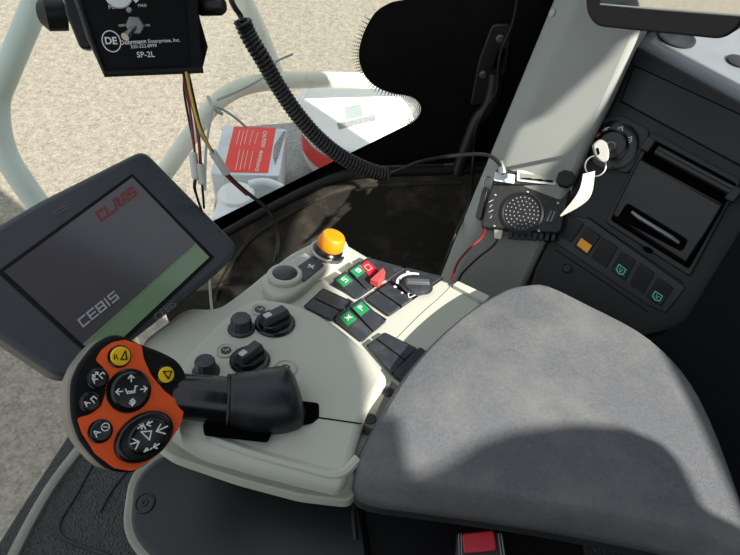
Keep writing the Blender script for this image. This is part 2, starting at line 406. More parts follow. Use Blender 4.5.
w2 = obj('window_2', MB().prism(FG, [(-.30, -.6), (.36, -.6), (.36, top), (-.30, top)], -.004, -.001), 'glass'); struct(w2)
obj('black_border', MB().prism(FG, fb, -.0008, .0008), 'frit', w2)
fd = MB()                                               # halftone dots along the border's edge
ed = [Vector(q) for q in fu[1:72]]
for row, (off, r) in enumerate(((.0016, .00115), (.0044, .00095), (.0072, .0007), (.0098, .0005))):
    acc = -.0022 * (row % 2)
    for i in range(len(ed) - 1):
        a, b = ed[i], ed[i + 1]; L_ = (b - a).length; t = (b - a).normalized(); q = Vector((t.y, -t.x))
        if (a + q * off - Vector(FG.uv(330, 90))).length > (a - q * off - Vector(FG.uv(330, 90))).length: q = -q
        acc += L_
        if acc > .0038: 
            acc -= .0044; c = a + q * off; fd.prism(FG, ell(c.x, c.y, r, r, 0, 6), -.0006, .0006)
obj('dotted_edge', fd, 'frit', w2)
# pillar
pb = [P(437, 278, .93), P(450, 280, .90), P(523, 292, .86), P(542, 280, .97)]
pt_ = [P(551, 0, .72), P(576, 0, .69), P(654, 0, .66), P(664, -6, .76)]
rows = []
for k in range(9):
    t = k / 8 * 1.75 - .35
    rows.append([a.lerp(b, t) for a, b in zip(pb, pt_)])
pv = [q for r in rows for q in r]; pf = []
for k in range(8):
    for j in range(4): pf.append((k * 4 + j, k * 4 + (j + 1) % 4, k * 4 + 4 + (j + 1) % 4, k * 4 + 4 + j))
pf += [(3, 2, 1, 0), (32, 33, 34, 35)]
struct(obj('trim_5', MB().add(pv, pf), 'pillar', bevel=.008))
# upholstered wall to the right, then unseen roof and walls added to shape the light
fr_ = Frame(P(720, 340, .66), (-.86, -.35, .42), (0, 1, 0))
struct(obj('trim_6', MB().prism(fr_, [tuple(q) for q in fr_.uvs([(752, 205), (683, 318), (640, 345), (660, 420), (735, 560), (900, 560), (900, 100)])], -.05, 0), 'fabric', bevel=.01))
struct(obj('shade_ceiling', MB().add([(-.12, -1.0, 2.02), (.9, -1.0, 2.02), (.9, .42, 2.02), (-.12, .42, 2.02), (-.12, -1.0, 2.1), (.9, -1.0, 2.1), (.9, .42, 2.1), (-.12, .42, 2.1)], [(3, 2, 1, 0), (4, 5, 6, 7), (0, 1, 5, 4), (1, 2, 6, 5), (2, 3, 7, 6), (3, 0, 4, 7)]), 'head'))  # unseen roof added to dim sky light, cut back in front over the lever
XW = 0.88
struct(obj('shade_wall_back', MB().add([(-.72, -.95, -.06), (XW, -.95, -.06), (XW, -.95, 1.15), (-.72, -.95, 1.15), (-.72, -1.0, -.06), (XW, -1.0, -.06), (XW, -1.0, 1.15), (-.72, -1.0, 1.15)], [(0, 1, 2, 3), (7, 6, 5, 4), (0, 4, 5, 1), (1, 5, 6, 2), (2, 6, 7, 3), (3, 7, 4, 0)]), 'fabric'))  # unseen rear wall, added to dim ambient light from behind
def towall(p):
    t = (XW - p.x) / SUN.x; q = p + SUN * t; return (q.y, q.z)
lit_arm = [FC.up(.055).hit(306, 222), FC.up(.04).hit(311, 246), FC.up(.012).hit(327, 262), FC.hit(334, 300), FK.hit(352, 345), FK.hit(367, 382), FK.hit(366, 422)] + \
          [FA.hit(*q) for q in [(389, 412), (400, 476), (440, 460), (470, 441), (500, 430), (560, 422), (612, 425), (648, 440), (668, 460), (690, 505), (738, 530), (690, 420), (640, 322)]]
lit_arm += [FA.hit(560, 280), FC.hit(500, 285), FC.hit(430, 245), FC.up(.06).hit(350, 205)]
HOLES = [[towall(p) for p in lit_arm]]
fp = frame3(pb[1], pb[2], pt_[1])
HOLES.append([towall(FW.hit(*q)) for q in [(293, 262), (282, 262), (292, 225), (318, 184), (344, 182)]] +
             [towall(fp.hit(*q)) for q in [(541, 116), (605, 58), (617, 42), (640, 30), (668, 30), (612, 97), (578, 135), (543, 172), (512, 226), (480, 226)]])
HOLES.append([towall(FW.hit(*q)) for q in [(378, 246), (402, 214), (410, 210), (408, 222), (402, 234)]])
HOLES.append([towall(LEDGE.pt(*q)) for q in [(.03, .03), (.40, .03), (.40, .30), (.03, .30)]])
for h in HOLES: print('HOLE', [(round(a, 2), round(b, 2)) for a, b in h])
cu = bpy.data.curves.new('wallc', 'CURVE'); cu.dimensions = '2D'; cu.fill_mode = 'BOTH'
for poly in [[(-1.0, -.06), (.82, -.06), (.82, 2.02), (-1.0, 2.02)]] + HOLES:
    sp = cu.splines.new('POLY'); sp.points.add(len(poly) - 1); sp.use_cyclic_u = True
    for pnt, q in zip(sp.points, poly): pnt.co = (q[0], q[1], 0, 1)
co = bpy.data.objects.new('wallc', cu); C.objects.link(co)
me = bpy.data.meshes.new_from_object(co.evaluated_get(bpy.context.evaluated_depsgraph_get()))
wm = MB().add([(XW, v.co.x, v.co.y) for v in me.vertices], [tuple(p.vertices) for p in me.polygons])
bpy.data.objects.remove(co)
wr = struct(obj('sun_mask_wall', wm, 'wallin'))  # added sun blocker; its holes are shaped to throw the lit patches
mod = wr.modifiers.new('thick', 'SOLIDIFY'); mod.thickness = 0.004; mod.offset = 1

# ================================================================== things outside the glass
pf_ = Frame(P(262, 200, 1.72), (0, 0, 1))
plat = MB().prism(pf_, pf_.uvs([(222, 128), (292, 122), (420, 60), (520, 150), (300, 330), (208, 262)]), -.04, 0)
tag(obj('step_platform', plat, 'plat', bevel=.004), 'grey speckled metal platform outside the window, under the crate, jug and bucket', 'platform')
zt = pf_.o.z
# caution crate
bt = Frame(P(250, 150, 1.62), (.03, -.10, 1))
t = thing('equipment_box', 'galvanised steel box outside the window with a red caution label on its lid', 'box', (P(250, 150, 1.62).x, P(250, 150, 1.62).y, zt))
hgt = (bt.o.z - zt) - .02
top4 = roundp(bt.uvs([(224, 125), (287, 129), (279, 176), (210, 174)]), .008, 3)
obj('case', MB().prism(bt, top4, -hgt, -.012), 'steel', t, bevel=.003)
obj('lid', MB().prism(bt, top4, -.011, 0), 'steel', t, bevel=.003)
lab = obj('caution_label', MB().prism(bt, roundp(bt.uvs([(234, 126.6), (276, 128), (268, 173), (230, 172.4), (225, 165)]), .003, 3), .0002, .0012), 'redlab', t)
tx = MB(); text_mb(tx, 'CAUTION', bt, (263.5, 131), (261.0, 147), .0016, bold=.02); text_mb(tx, 'MAINTENANCE', bt, (260, 150.5), (255, 171), .0016, bold=.02)
obj('lettering', tx, 'white', lab)
ln = MB()
for x0, a, b in ((257, 133, 144), (252, 131, 145), (247, 130, 144), (243, 131, 146), (239, 131, 145), (252, 152, 170), (247, 151, 169), (243, 151, 170), (239, 150, 170)):
    ln.stroke(bt, bt.uvs([(x0 + .8, a), (x0 - 1.2 - (b - a) * .1, b)]), .0022, .0013)
obj('small_print', ln, 'pinkprint', lab)
obj('lid_recess', MB().prism(bt, roundp(bt.uvs([(283, 132), (286, 131), (280, 152), (275, 166), (273, 158), (274, 146)]), .01, 4), .0002, .0012), 'plat', t)
# white jug
jb = P(240, 226, 1.50)
t = thing('plastic_jug', 'white plastic jug with a round cap standing in front of the steel box', 'jug', (jb.x, jb.y, zt))
jf = Frame((jb.x, jb.y, zt), (0, 0, 1)); top_ = P(240, 196, 1.50).z - zt
ju = roundp([(-.075, -.05), (.075, -.05), (.075, .05), (-.075, .05)], .02, 5)
obj('body', MB().dome(jf, ju, 0, max(.06, top_), edge=.25), 'jug', t)
obj('cap', MB().lathe(P(236, 195, 1.5) - Vector((0, 0, .02)), (0, 0, 1), [(.05, 0), (.05, .02), (.046, .028), (.03, .030)], 32), 'bucket', t)
hp = [P(250, 184, 1.47), P(266, 182, 1.46), P(283, 189, 1.46), P(297, 202, 1.48)]
obj('handle', MB().tube(smoothp(hp, 6, False), .011, 10), 'jug', t)
# bucket
bd = 1.72
bc = P(356, 112, bd)
ax = Vector((.10, -.10, 1)).normalized()
t = thing('plastic_bucket', 'big white bucket with a lid and red printed side behind the window corner', 'bucket', (bc.x, bc.y, zt))
hb = bc.z - zt
obj('body', MB().lathe(bc, ax, [(.150, -hb + .03), (.158, -.12), (.174, -.02)], 40), 'bucket', t)
obj('lid', MB().lathe(bc, ax, [(.186, -.03), (.188, -.012), (.180, 0.0), (.170, 0.002), (.166, -.003), (.02, -.003)], 40), 'bucket', t)
rp = MB(); fr2 = Frame(bc, ax, (1, 0, 0))
cols = []
for i in range(15):
    a = rad(205 + i * 9); cols.append((math.cos(a), math.sin(a)))
vs = [fr2.pt(c[0] * r, c[1] * r, w_) for w_, r in ((-.06, .1715), (-.13, .1615)) for c in cols]
rp.add(vs, [(i, i + 1, 16 + i, 15 + i) for i in range(14)])
obj('red_print', rp, 'redlab', t)
sk = MB().prism(fr2, fr2.uvs([(344, 106), (361, 102.5), (363.5, 115), (347, 118)], .003), -.003, -.0025)
obj('sticker', sk, 'sticker', t)
sk = MB().prism(fr2, fr2.uvs([(337, 122), (375, 113), (376.5, 119), (339, 128)], .003), -.003, -.0025)
obj('printed_band', sk, 'sticker2', t)
# rails
def px_tube(pts, seg=6): return smoothp([P(*q) for q in pts], seg, False)
lp = px_tube([(56, -60, 1.05), (36, 2, 1.06), (8, 70, 1.08), (-3, 104, 1.10), (4, 150, 1.12), (28, 190, 1.14), (62, 235, 1.18), (100, 290, 1.24), (128, 340, 1.45), (140, 370, 1.9), (150, 385, 2.4)])
tag(obj('handrail', MB().tube(lp, .0235, 18), 'rail'), 'thick pale green bent tube handrail at the left, outside the windscreen', 'handrail')
t = thing('guard_rail', 'thin off-white tubular rail running behind the hanging wires and coiled cord', 'rail', P(170, 170, 1.45))
rp_ = px_tube([(90, 330, 2.2), (92, 290, 1.75), (120, 235, 1.46), (165, 172, 1.45), (193, 132, 1.48), (215, 104, 1.5), (240, 88, 1.53), (275, 81, 1.56), (320, 80, 1.62), (420, 82, 1.75)])
obj('top_tube', MB().tube(rp_, .0235, 16), 'railw', t)
obj('upright_tube', MB().tube(px_tube([(170, -140, 1.3), (222, -40, 1.42), (243, 0, 1.47), (262, 40, 1.52), (277, 80, 1.575)]), [.025] * 24 + [.020], 16), 'railw', t)
cw = MB().tube(px_tube([(205, 190, 1.40), (206, 150, 1.42), (212, 112, 1.44), (217, 107, 1.45), (233, 116, 1.50), (247, 128, 1.56)]), .0035, 8)
cw.tube(px_tube([(208, 97, 1.46), (214, 108, 1.445), (222, 114, 1.47)]), .005, 8)
cw.tube(px_tube([(217, 100, 1.46), (245, 88, 1.49), (268, 74, 1.5), (276, 62, 1.5), (293, 54, 1.5)]), .003, 8)
tag(obj('thin_cable', cw, 'sticker'), 'thin grey cable tied round the off-white rail above the steel box', 'cable')

# ================================================================== fittings of the right window and pillar
lt = thing('window_latch', 'black window latch arm with two bolts on the black glass border', 'latch', FG.hit(480, 90, .01))
FL = FG.up(.001)
pl = roundp(FL.uvs([(492, 22), (512, 22), (506, 70), (486, 100), (470, 104), (478, 60)]), .008, 4)
obj('plate', MB().prism(FL, pl, 0, .008), 'black', lt, bevel=.003)
obj('arm', MB().tube(smoothp([FL.hit(*q, .02) for q in [(497, 72), (494, 92), (488, 108), (478, 120), (466, 150), (458, 172)]], 5, False), [.012] * 26, 10), 'black', lt)
obj('slot', MB().prism(FL, roundp(FL.uvs([(498, 46), (506, 46), (501, 66), (491, 68)]), .003, 3), .0082, .009), 'void', lt)
for q in ((500, 38), (483, 74)):
    obj('bolt', MB().lathe(FL.hit(*q, .008), FL.n, [(.006, 0), (.006, .003), (.004, .004), (.0035, .006)], 12), 'dullm', lt)
obj('knob', MB().tube([P(498, 84, .90), P(508, 84, .885), P(508.5, 84, .885), P(519, 83, .87)], [.005, .005, .0105, .0105], 16), 'rocker', lt)
obj('clip', MB().prism(FL, roundp(FL.uvs([(519, 76), (525, 79), (525, 90), (519, 95), (515, 86)]), .004, 3), .01, .03), 'black', lt)
tc_ = MB().tube(smoothp([FG.hit(a, b, .035) for a, b in [(520, -40), (517, 0), (512, 25), (502, 48), (498, 70), (497, 90), (485, 110), (476, 130), (473, 160)]] + [P(470, 200, .88), P(455, 235, .87), P(446, 260, .86), P(437, 282, .78)], 5, False), .0022, 8)
tag(obj('black_wire', tc_, 'black'), 'thin black wire running down over the latch and behind the pillar edge', 'wire')
tag(obj('slide_bolt', MB().tube([FG.hit(444, 166, .012), FG.hit(466, 164, .012)], .005, 10), 'rocker'), 'short dark metal pin on the frame below the latch arm', 'pin')
# round plug on the pillar
nf = frame3(pb[0], pb[1], pt_[0])
tag(obj('screw_cover', MB().lathe(nf.hit(552, 13) + nf.n * .0005, nf.n, [(.005, 0), (.005, .0005), (.004, .0007), (.0035, .0003), (.001, .0003)], 20), 'beige_dark'), 'small round screw cover near the top of the pale pillar', 'cover')

# ================================================================== radio on the pillar
FR = facing(522, 205, .80, dx=.02, dy=.12, xp=(562, 211))
t = thing('two_way_radio', 'black two-way radio with round speaker grille mounted on the pale pillar', 'radio', FR.hit(522, 238, -.03))
body = roundp(FR.uvs([(494, 176), (572, 184), (561, 234), (480, 228)]), .008, 4)
obj('case', MB().prism(FR, body, -.035, 0), 'radio', t, bevel=.003)
tp = FR.uvs([(496, 170), (574, 173), (573, 186), (493, 185)])
obj('control_strip', MB().prism(FR, roundp(tp, .004, 3), -.030, .006), 'radio', t, bevel=.002)
sp = FR.uv(522, 213); s = FR.scale(522, 213)
gr = obj('speaker_grille', MB().lathe(FR.pt(*sp, .0), FR.n, [(21 * s, -.001), (21 * s, .002), (19 * s, .003), (18 * s, .0016), (2 * s, .0022)], 36), 'black', t)
ho = MB()
for k in range(1, 5):
    for i in range(6 * k):
        a = 2 * math.pi * i / (6 * k); r_ = k * 3.9 * s; ho.prism(FR, ell(sp[0] + r_ * math.cos(a), sp[1] + r_ * math.sin(a), .0009, .0009, 0, 6), .0018, .0026)
obj('perforations', ho, 'sgrey', gr)
dsp = obj('display', MB().prism(FR, roundp(FR.uvs([(517, 171), (555, 175), (555, 186), (517, 182)]), .002, 3), .006, .0085), 'steel', t, bevel=.0006)
obj('screen', MB().prism(FR, FR.uvs([(520, 174), (553, 177.5), (553, 184), (520, 180.5)]), .0086, .0092), 'lcd', dsp)
ic = MB()
for i in range(9):
    x = 521.5 + i * 3.5; ic.stroke(FR, FR.uvs([(x, 179.3 + i * .35), (x + 1.8, 179.5 + i * .35)]), .0016 + .0006 * (i % 3), .0093, .0003)
obj('segments', ic, 'void', dsp)
kb = FR.hit(565, 180, .004); obj('knob', MB().lathe(kb, FR.n, [(.0125, 0), (.0125, .012), (.011, .014), (.003, .014)], 32, flute=1, fd=.06), 'black', t)
obj('mic_socket', MB().prism(FR, roundp(FR.uvs([(495, 173), (515, 176), (514, 185), (494, 182)]), .002, 3), .006, .012), 'steel', t, bevel=.0015)
bp_ = obj('button', MB().prism(FR, roundp(FR.uvs([(548, 209), (558, 211), (554, 223), (544, 221)]), .002, 3), .0, .003), 'rocker', t)
ln = MB()
for k in (0, 1): ln.stroke(FR, FR.uvs([(551 + k * 3.5, 211.5 + k * .6), (547 + k * 3.5, 221 + k * .6)]), .0009, .0031)
obj('mark', ln, 'sgrey', bp_)
for q in ((495, 195), (494, 226), (558, 203), (539, 231), (527, 192)):
    obj('screw', MB().lathe(FR.hit(*q), FR.n, [(.0018, 0), (.0018, .0012), (.001, .0016)], 10), 'metal', t)
for i in range(8):
    x = 511 + i * 6.2; a = FR.uv(x, 231.5 + i * .35); obj('cooling_fin', MB().box(FR, a[0] - .0028, a[0] + .0028, a[1] - .010, a[1] + .004, -.03, -.006), 'black', t, bevel=.0008)
br = obj('bracket', MB().prism(FR, roundp(FR.uvs([(483, 186), (488, 187), (481, 219), (475, 217)]), .003, 3), -.03, -.004), 'black', t, bevel=.002)
obj('bracket_wire', MB().tube(smoothp([FR.hit(484, 188, -.01), FR.hit(485, 178, -.01), FR.hit(490, 177, -.01)], 4, False), .0012, 6), 'metal', t)
obj('power_plug', MB().prism(FR, roundp(FR.uvs([(494, 228), (503, 229), (501, 239), (494, 238)]), .002, 3), -.02, -.006), 'railw', t, bevel=.001)
mk = MB()
for k, y in enumerate((202, 207, 212, 218)): mk.stroke(FR, FR.uvs([(489 + k % 2, y), (493 - k % 2, y - 2)]), .0008, .0002)
obj('symbol', mk, 'greyprint', t)
for nm, m_, pts, lab_ in (('power_wire', 'wred', [(485, 228, .82), (481, 238, .80), (468, 250, .79), (457, 264, .77), (452, 280, .72)], 'thin red wire hanging from the radio down to the pale console'),
                   ('power_wire', 'black', [(498, 238, .82), (493, 246, .80), (478, 258, .79), (462, 274, .76), (456, 288, .72)], 'thin black wire hanging from the plug under the radio')):
    tag(obj(nm, MB().tube(px_tube(pts), .0016, 8), m_), lab_, 'wire')
# coiled microphone cord
path = [P(*q) for q in [(242, 20, .62), (249, 36, .63), (262, 58, .64), (278, 86, .66), (297, 114, .68), (318, 138, .70), (342, 157, .72), (366, 169, .74), (386, 175, .755)]]
path = smoothp(path, 24, False)
acc = [0]
for i in range(1, len(path)): acc.append(acc[-1] + (path[i] - path[i - 1]).length)
tot = acc[-1]; turns = 54; hel = []; k = 0; N_ = turns * 14; nr = None
for i in range(N_ + 1):
    s_ = tot * i / N_
    while k < len(acc) - 2 and acc[k + 1] < s_: k += 1
    u = (s_ - acc[k]) / (acc[k + 1] - acc[k]); q = path[k].lerp(path[k + 1], u); tt = (path[k + 1] - path[k]).normalized()
    if nr is None: nr = tt.cross(Vector((0, 0, 1))).normalized()
    nr = (nr - tt * nr.dot(tt)).normalized(); b = tt.cross(nr); a = 2 * math.pi * turns * i / N_
    hel.append(q + (nr * math.cos(a) + b * math.sin(a)) * .0078)
t = thing('coiled_cord', 'black coiled microphone cord stretched across the window to the radio', 'cord', path[-1])
obj('coil', MB().tube(hel, .0027, 6), 'black', t)
obj('lead', MB().tube(px_tube([(222, -30, .60), (232, 2, .61), (240, 15, .62), (242, 22, .62)]), .0032, 8), 'black', t)
obj('plug_lead', MB().tube(px_tube([(386, 175, .755), (396, 172, .76), (420, 162, .78), (450, 156, .79), (478, 154, .79), (492, 157, .785), (501, 166, .78), (503, 174, .785)]), .0028, 8), 'black', t)
obj('strain_relief', MB().tube([P(501, 161, .782), P(502, 169, .782), P(502.5, 172, .784)], [.003, .0055, .007], 12), 'metal', t)

# ================================================================== side console with ignition, printer and rockers
so_ = FS.hit(640, 320, -.1)
t = thing('side_console', 'black sloping side console with ignition switch, printer flap and rocker row', 'console', so_)
sp_ = FS.uvs([(637, 44), (700, 78), (770, 116), (770, 200), (692, 328), (640, 340), (528, 290), (535, 268), (594, 134), (614, 98)])
obj('body', MB().prism(FS, sp_, -.16, 0), 'sidec', t, bevel=.006)
FT = LEDGE
Lx = (e1 - e0).length
obj('top_ledge', MB().prism(FT, [(0, .0), (Lx, .0), (Lx, .34), (-.02, .34)], -.10, 0), 'ledge', t, bevel=.02, seg=5)
obj('cover_panel', MB().prism(FS, roundp(FS.uvs([(635, 67), (765, 127), (765, 178), (622, 101)]), .003, 3), .0008, .0022), 'sidelid', t, bevel=.001)
gm = MB().stroke(FS, FS.uvs([(634, 65.5), (766, 126.5)]), .0012, .0002); gm.stroke(FS, FS.uvs([(634, 66), (620.5, 101.5), (766, 180)]), .0012, .0002)
obj('panel_gap', gm, 'void', t)
# ignition
ig = FS.uv(613, 146); s = FS.scale(613, 146)
ip = obj('ignition_plate', MB().prism(FS, roundp(FS.uvs([(601, 120), (618, 114), (652, 131), (629, 176), (596, 160)]), .012, 5), .0004, .004), 'sidelid', t, bevel=.0015)
obj('bezel', MB().lathe(FS.pt(*ig, .004), FS.n, [(24 * s, 0), (24 * s, .003), (22 * s, .004), (15.5 * s, .004), (15.5 * s, .009), (13.5 * s, .010), (12.5 * s, .007), (2 * s, .007)], 40), 'gloss', ip)
obj('key_barrel', MB().lathe(FS.hit(611, 147, .0072), FS.n, [(.0085, 0), (.0085, .004), (.0075, .005), (.005, .0035), (.001, .0035)], 24), 'metal', ip)
o_ = .0082
def at(px, py, pts, k): 
    c = FS.uv(px, py, .008); return [(c[0] + (x * math.cos(rad(-5)) - y * math.sin(rad(-5))) * k, c[1] + (x * math.sin(rad(-5)) + y * math.cos(rad(-5))) * k) for x, y in pts]
sy = MB(); sy.stroke(FS, at(606, 129, [(.6, 1), (-.5, -.1), (.5, .1), (-.6, -1)], .0038), .0011, o_); obj('symbol', sy, 'white', ip)
for px, py in ((620, 130), (629, 140)):
    sy = MB(); sy.stroke(FS, at(px, py, [(-1, -.8), (1, -.8), (1, .5), (.4, .9), (-.4, .9), (-1, .5)], .0032), .0010, o_, closed=True)
    sy.stroke(FS, at(px, py, [(-.2, 1.5), (.2, 1.5)], .0032), .0011, o_)
    sy.stroke(FS, at(px, py, [(-.3, 0), (.3, 0)], .0032), .0011, o_); obj('symbol', sy, 'white', ip)
sy = MB(); sy.stroke(FS, at(607, 163.5, [(-1, 0), (-.3, .8), (.6, .6), (1, -.2), (.3, -.8), (-.6, -.7)], .0018), .0006, .0046, closed=True); obj('symbol', sy, 'white', ip)
rs = obj('red_mark', MB().prism(FS, at(598.5, 136, [(-1, -.7), (.5, -1), (1, .4), (0, 1.2), (-.9, .8)], .0042), .0078, .0086), 'red', ip)
obj('stop_symbol', MB().stroke(FS, at(598.5, 136, [(-.5, -.5), (.5, -.5), (.5, .3), (-.3, .5)], .003), .0006, .0088, closed=True), 'white', rs)
# printer compartment
pr = obj('printer_frame', MB().prism(FS, roundp(FS.uvs([(651, 132), (742, 181), (690, 277), (605, 222)]), .006, 4), .0003, .006), 'sidelid', t, bevel=.002)
obj('frame_recess', MB().prism(FS, roundp(FS.uvs([(652, 139), (737, 184), (689, 269), (611, 220)]), .004, 4), .0055, .0065), 'void', pr)
FP = FS.up(.006)
q4 = FP.uvs([(641, 160), (724, 205), (687, 265), (612, 216)])
obj('flap', MB().wedge(FP, q4, .0005, [.022, .022, .010, .010]), 'printer', pr, bevel=.004)
obj('roller', MB().tube([FP.hit(656, 151, .012), FP.hit(730, 191, .012)], .0075, 16), 'printer', pr)
for q in ((649, 146), (733, 195)):
    a = FP.uv(*q); obj('hinge', MB().box(FP, a[0] - .006, a[0] + .006, a[1] - .009, a[1] + .009, 0, .018), 'sidelid', pr, bevel=.002)
sq = FP.uvs([(627, 203), (688, 240), (682, 252), (617, 218)], .015)
obj('handle_slot', MB().prism(FP, roundp(sq, .004, 4), .012, .0162), 'void', pr)
obj('handle', MB().tube([FP.hit(632, 212, .019), FP.hit(638, 217, .021), FP.hit(672, 238, .021), FP.hit(679, 243, .019)], [.0025, .003, .003, .0025], 10), 'chrome', pr)
obj('thumb_notch', MB().prism(FP, ell(*FP.uv(648, 250), .007, .0035, rad(0)), .0, .0015), 'void', pr)
# rocker row
obj('rocker_frame', MB().prism(FS, roundp(FS.uvs([(562, 214), (590, 219), (686, 287), (666, 313), (650, 306), (556, 243)]), .004, 4), .0003, .003), 'black', t, bevel=.001)
gp = MB().stroke(FS, FS.uvs([(556, 250), (600, 279), (648, 312)]), .001, .0003); gp.stroke(FS, FS.uvs([(588, 217), (684, 283)]), .0008, .0035)
obj('rocker_gap', gp, 'void', t)
RK = [([(567, 214), (584, 224), (571, 243), (556, 233)], None), ([(587, 227), (601, 236), (587, 256), (574, 246)], 'amber'), ([(603, 238), (617.6, 247), (606, 268), (591, 257)], None),
      ([(621, 251.5), (635.6, 261), (625, 281), (611, 270.5)], 'green'), ([(640, 263), (654.5, 273), (643.6, 294), (629.5, 284)], None), ([(658, 277.6), (673.4, 288), (661, 307), (646.5, 297)], 'green')]
for q, kind in RK:
    r_ = obj('rocker_switch', MB().wedge(FS, FS.uvs(q, .003), .0032, [.010, .010, .0045, .0045]), 'black', t, bevel=.0015)
    if kind:
        a, b, c, d = (Vector(FS.uv(*z, .006)) for z in q)
        L4 = [d.lerp(a, .1) + (c - d) * .1, c.lerp(b, .1) + (d - c) * .1, c.lerp(b, .48) + (d - c) * .1, d.lerp(a, .48) + (c - d) * .1]
        hh = [.0058, .0058, .0080, .0080]
        obj('lens', MB().wedge(FS, [tuple(z) for z in L4], .004, hh), 'amberlens' if kind == 'amber' else 'greencable', r_)
        ct = (L4[0] + L4[2]) / 2; ex = (c - d).normalized(); ey = (a - d).normalized(); k = (c - d).length * .24
        g_ = MB()
        if kind == 'green':
            for shp in ([(-1, .9), (1, .9), (1, -.5), (0, -1), (-1, -.5)],): g_.stroke(FS, [tuple(ct + ex * x * k + ey * y * k) for x, y in shp], .0008, .0082, closed=True)
            g_.stroke(FS, [tuple(ct + ex * x * k + ey * y * k) for x, y in ((-.4, .4), (0, -.5), (.4, .4))], .0006, .0082)
            obj('symbol', g_, 'dimgreen', r_)
obj('screw_hole', MB().lathe(FS.hit(567, 268) + FS.n * .0004, FS.n, [(.0075, 0), (.0075, .002), (.006, .003), (.005, .0012), (.0005, .0012)], 24), 'sidelid', t)
t_l = obj('ledge_vent', MB().lathe(FT.hit(676, 38) + FT.n * .0006, FT.n, [(.026, 0), (.026, .002), (.023, .0025), (.021, .001), (.002, .001)], 32), 'sidelid', t)
obj('ledge_plug', MB().lathe(FT.hit(737, 62) + FT.n * .0006, FT.n, [(.014, 0), (.014, .002), (.011, .003), (.002, .003)], 24), 'sidelid', t)
# key, ring and tag
kf = facing(601, 150, .685, dx=.3, dy=.15)
t = thing('ignition_key', 'grey-headed key in the ignition with a wire ring and paper tag', 'key', kf.o)
hd = roundp(kf.uvs([(592, 145), (599, 139), (606, 142), (609, 152), (608, 161), (602, 163), (595, 157)]), .004, 5)
obj('key_head', MB().prism(kf, hd, -.003, .003), 'keym', t, bevel=.0015)
obj('key_hole', MB().prism(kf, roundp(kf.uvs([(595, 149), (597.5, 148), (599, 154), (597, 156)]), .001, 3), .0031, .0035), 'void', t)
a_, b_ = kf.hit(606, 150), FS.hit(611, 147, .009); mid = (a_ - b_)
kb_ = MB(); kfr = Frame(b_, mid, FS.x); kb_.box(kfr, -.0035, .0035, -.001, .001, -.002, mid.length); obj('key_blade', kb_, 'metal', t)
rc = [kf.pt(*q, .0) for q in ell(*kf.uv(595.5, 166), .0125, .0125, 0, 32)]; obj('key_ring', MB().tube(rc + [rc[0]], .0011, 8, cap=False), 'metal', t)
tg = [(583, 173), (591, 170), (594, 174), (591, 193), (583, 204), (572, 211), (559, 216), (569, 203), (577, 194)]
L1 = [P(583, 174, .68), P(580, 188, .685), P(573, 200, .69), P(560, 215.5, .70)]; L2 = [P(595, 171, .68), P(591.5, 194, .685), P(581, 205.5, .69), P(561, 216.5, .70)]
L1, L2 = smoothp(L1, 4, False), smoothp(L2, 4, False); n = len(L1); of = -FWD * .0004
vs = L1 + L2 + [p + of for p in L1] + [p + of for p in L2]
fs = []
for i in range(n - 1): fs += [(i, i + 1, n + i + 1, n + i), (2 * n + i, 3 * n + i, 3 * n + i + 1, 2 * n + i + 1), (i, 2 * n + i, 2 * n + i + 1, i + 1), (n + i, n + i + 1, 3 * n + i + 1, 3 * n + i)]
obj('paper_tag', MB().add(vs, fs), 'paper', t)

# ================================================================== rear-view mirror
mf = facing(668, -20, .50, dx=-.72, dy=-.30, xp=(740, -12))
t = thing('cab_mirror', 'black framed mirror at the top right showing gravel outside', 'mirror', mf.o)
mo = roundp(mf.uvs([(580, -110), (586, 14), (596, 27), (722, 40), (742, 26), (760, -110)]), .008, 4)
obj('housing', MB().prism(mf, mo, -.03, 0), 'black', t, bevel=.004)
mi = mf.uvs([(588, -100), (601, 4), (745, 15), (752, -100)])
obj('mirror_glass', MB().prism(mf, roundp(mi, .006, 4), .0002, .0015), 'mirror', t)
obj('mirror_edge', MB().tube([mf.pt(*q, .001) for q in mf.uvs([(601, 4), (660, 9), (745, 15.5)])], .0012, 8), 'metal', t)
obj('mount', MB().tube([mf.pt(.0, .08, -.03), mf.pt(0, .14, -.09), mf.pt(.02, .3, -.12)], .012, 12), 'black', t)

# ================================================================== armrest console
base = FC.hit(300, 400)
con = thing('armrest_console', 'beige armrest control console with knobs and rocker switches', 'console', (base.x, base.y, .45))
deck = [(186, 306), (217, 307), (232, 297), (249, 284), (266, 270), (290, 252), (310, 242), (326, 236), (341, 239), (356, 248), (371, 257), (412, 268), (456, 283), (489, 300), (470, 325), (420, 380), (392, 420), (372, 450), (352, 480), (300, 470), (200, 446), (160, 420), (140, 380), (140, 340)]
obj('switch_deck', MB().prism(FC, [tuple(q) for q in roundp(FC.uvs(deck), .012, 4)], -.032, 0), 'beige', con, bevel=.008, seg=4)
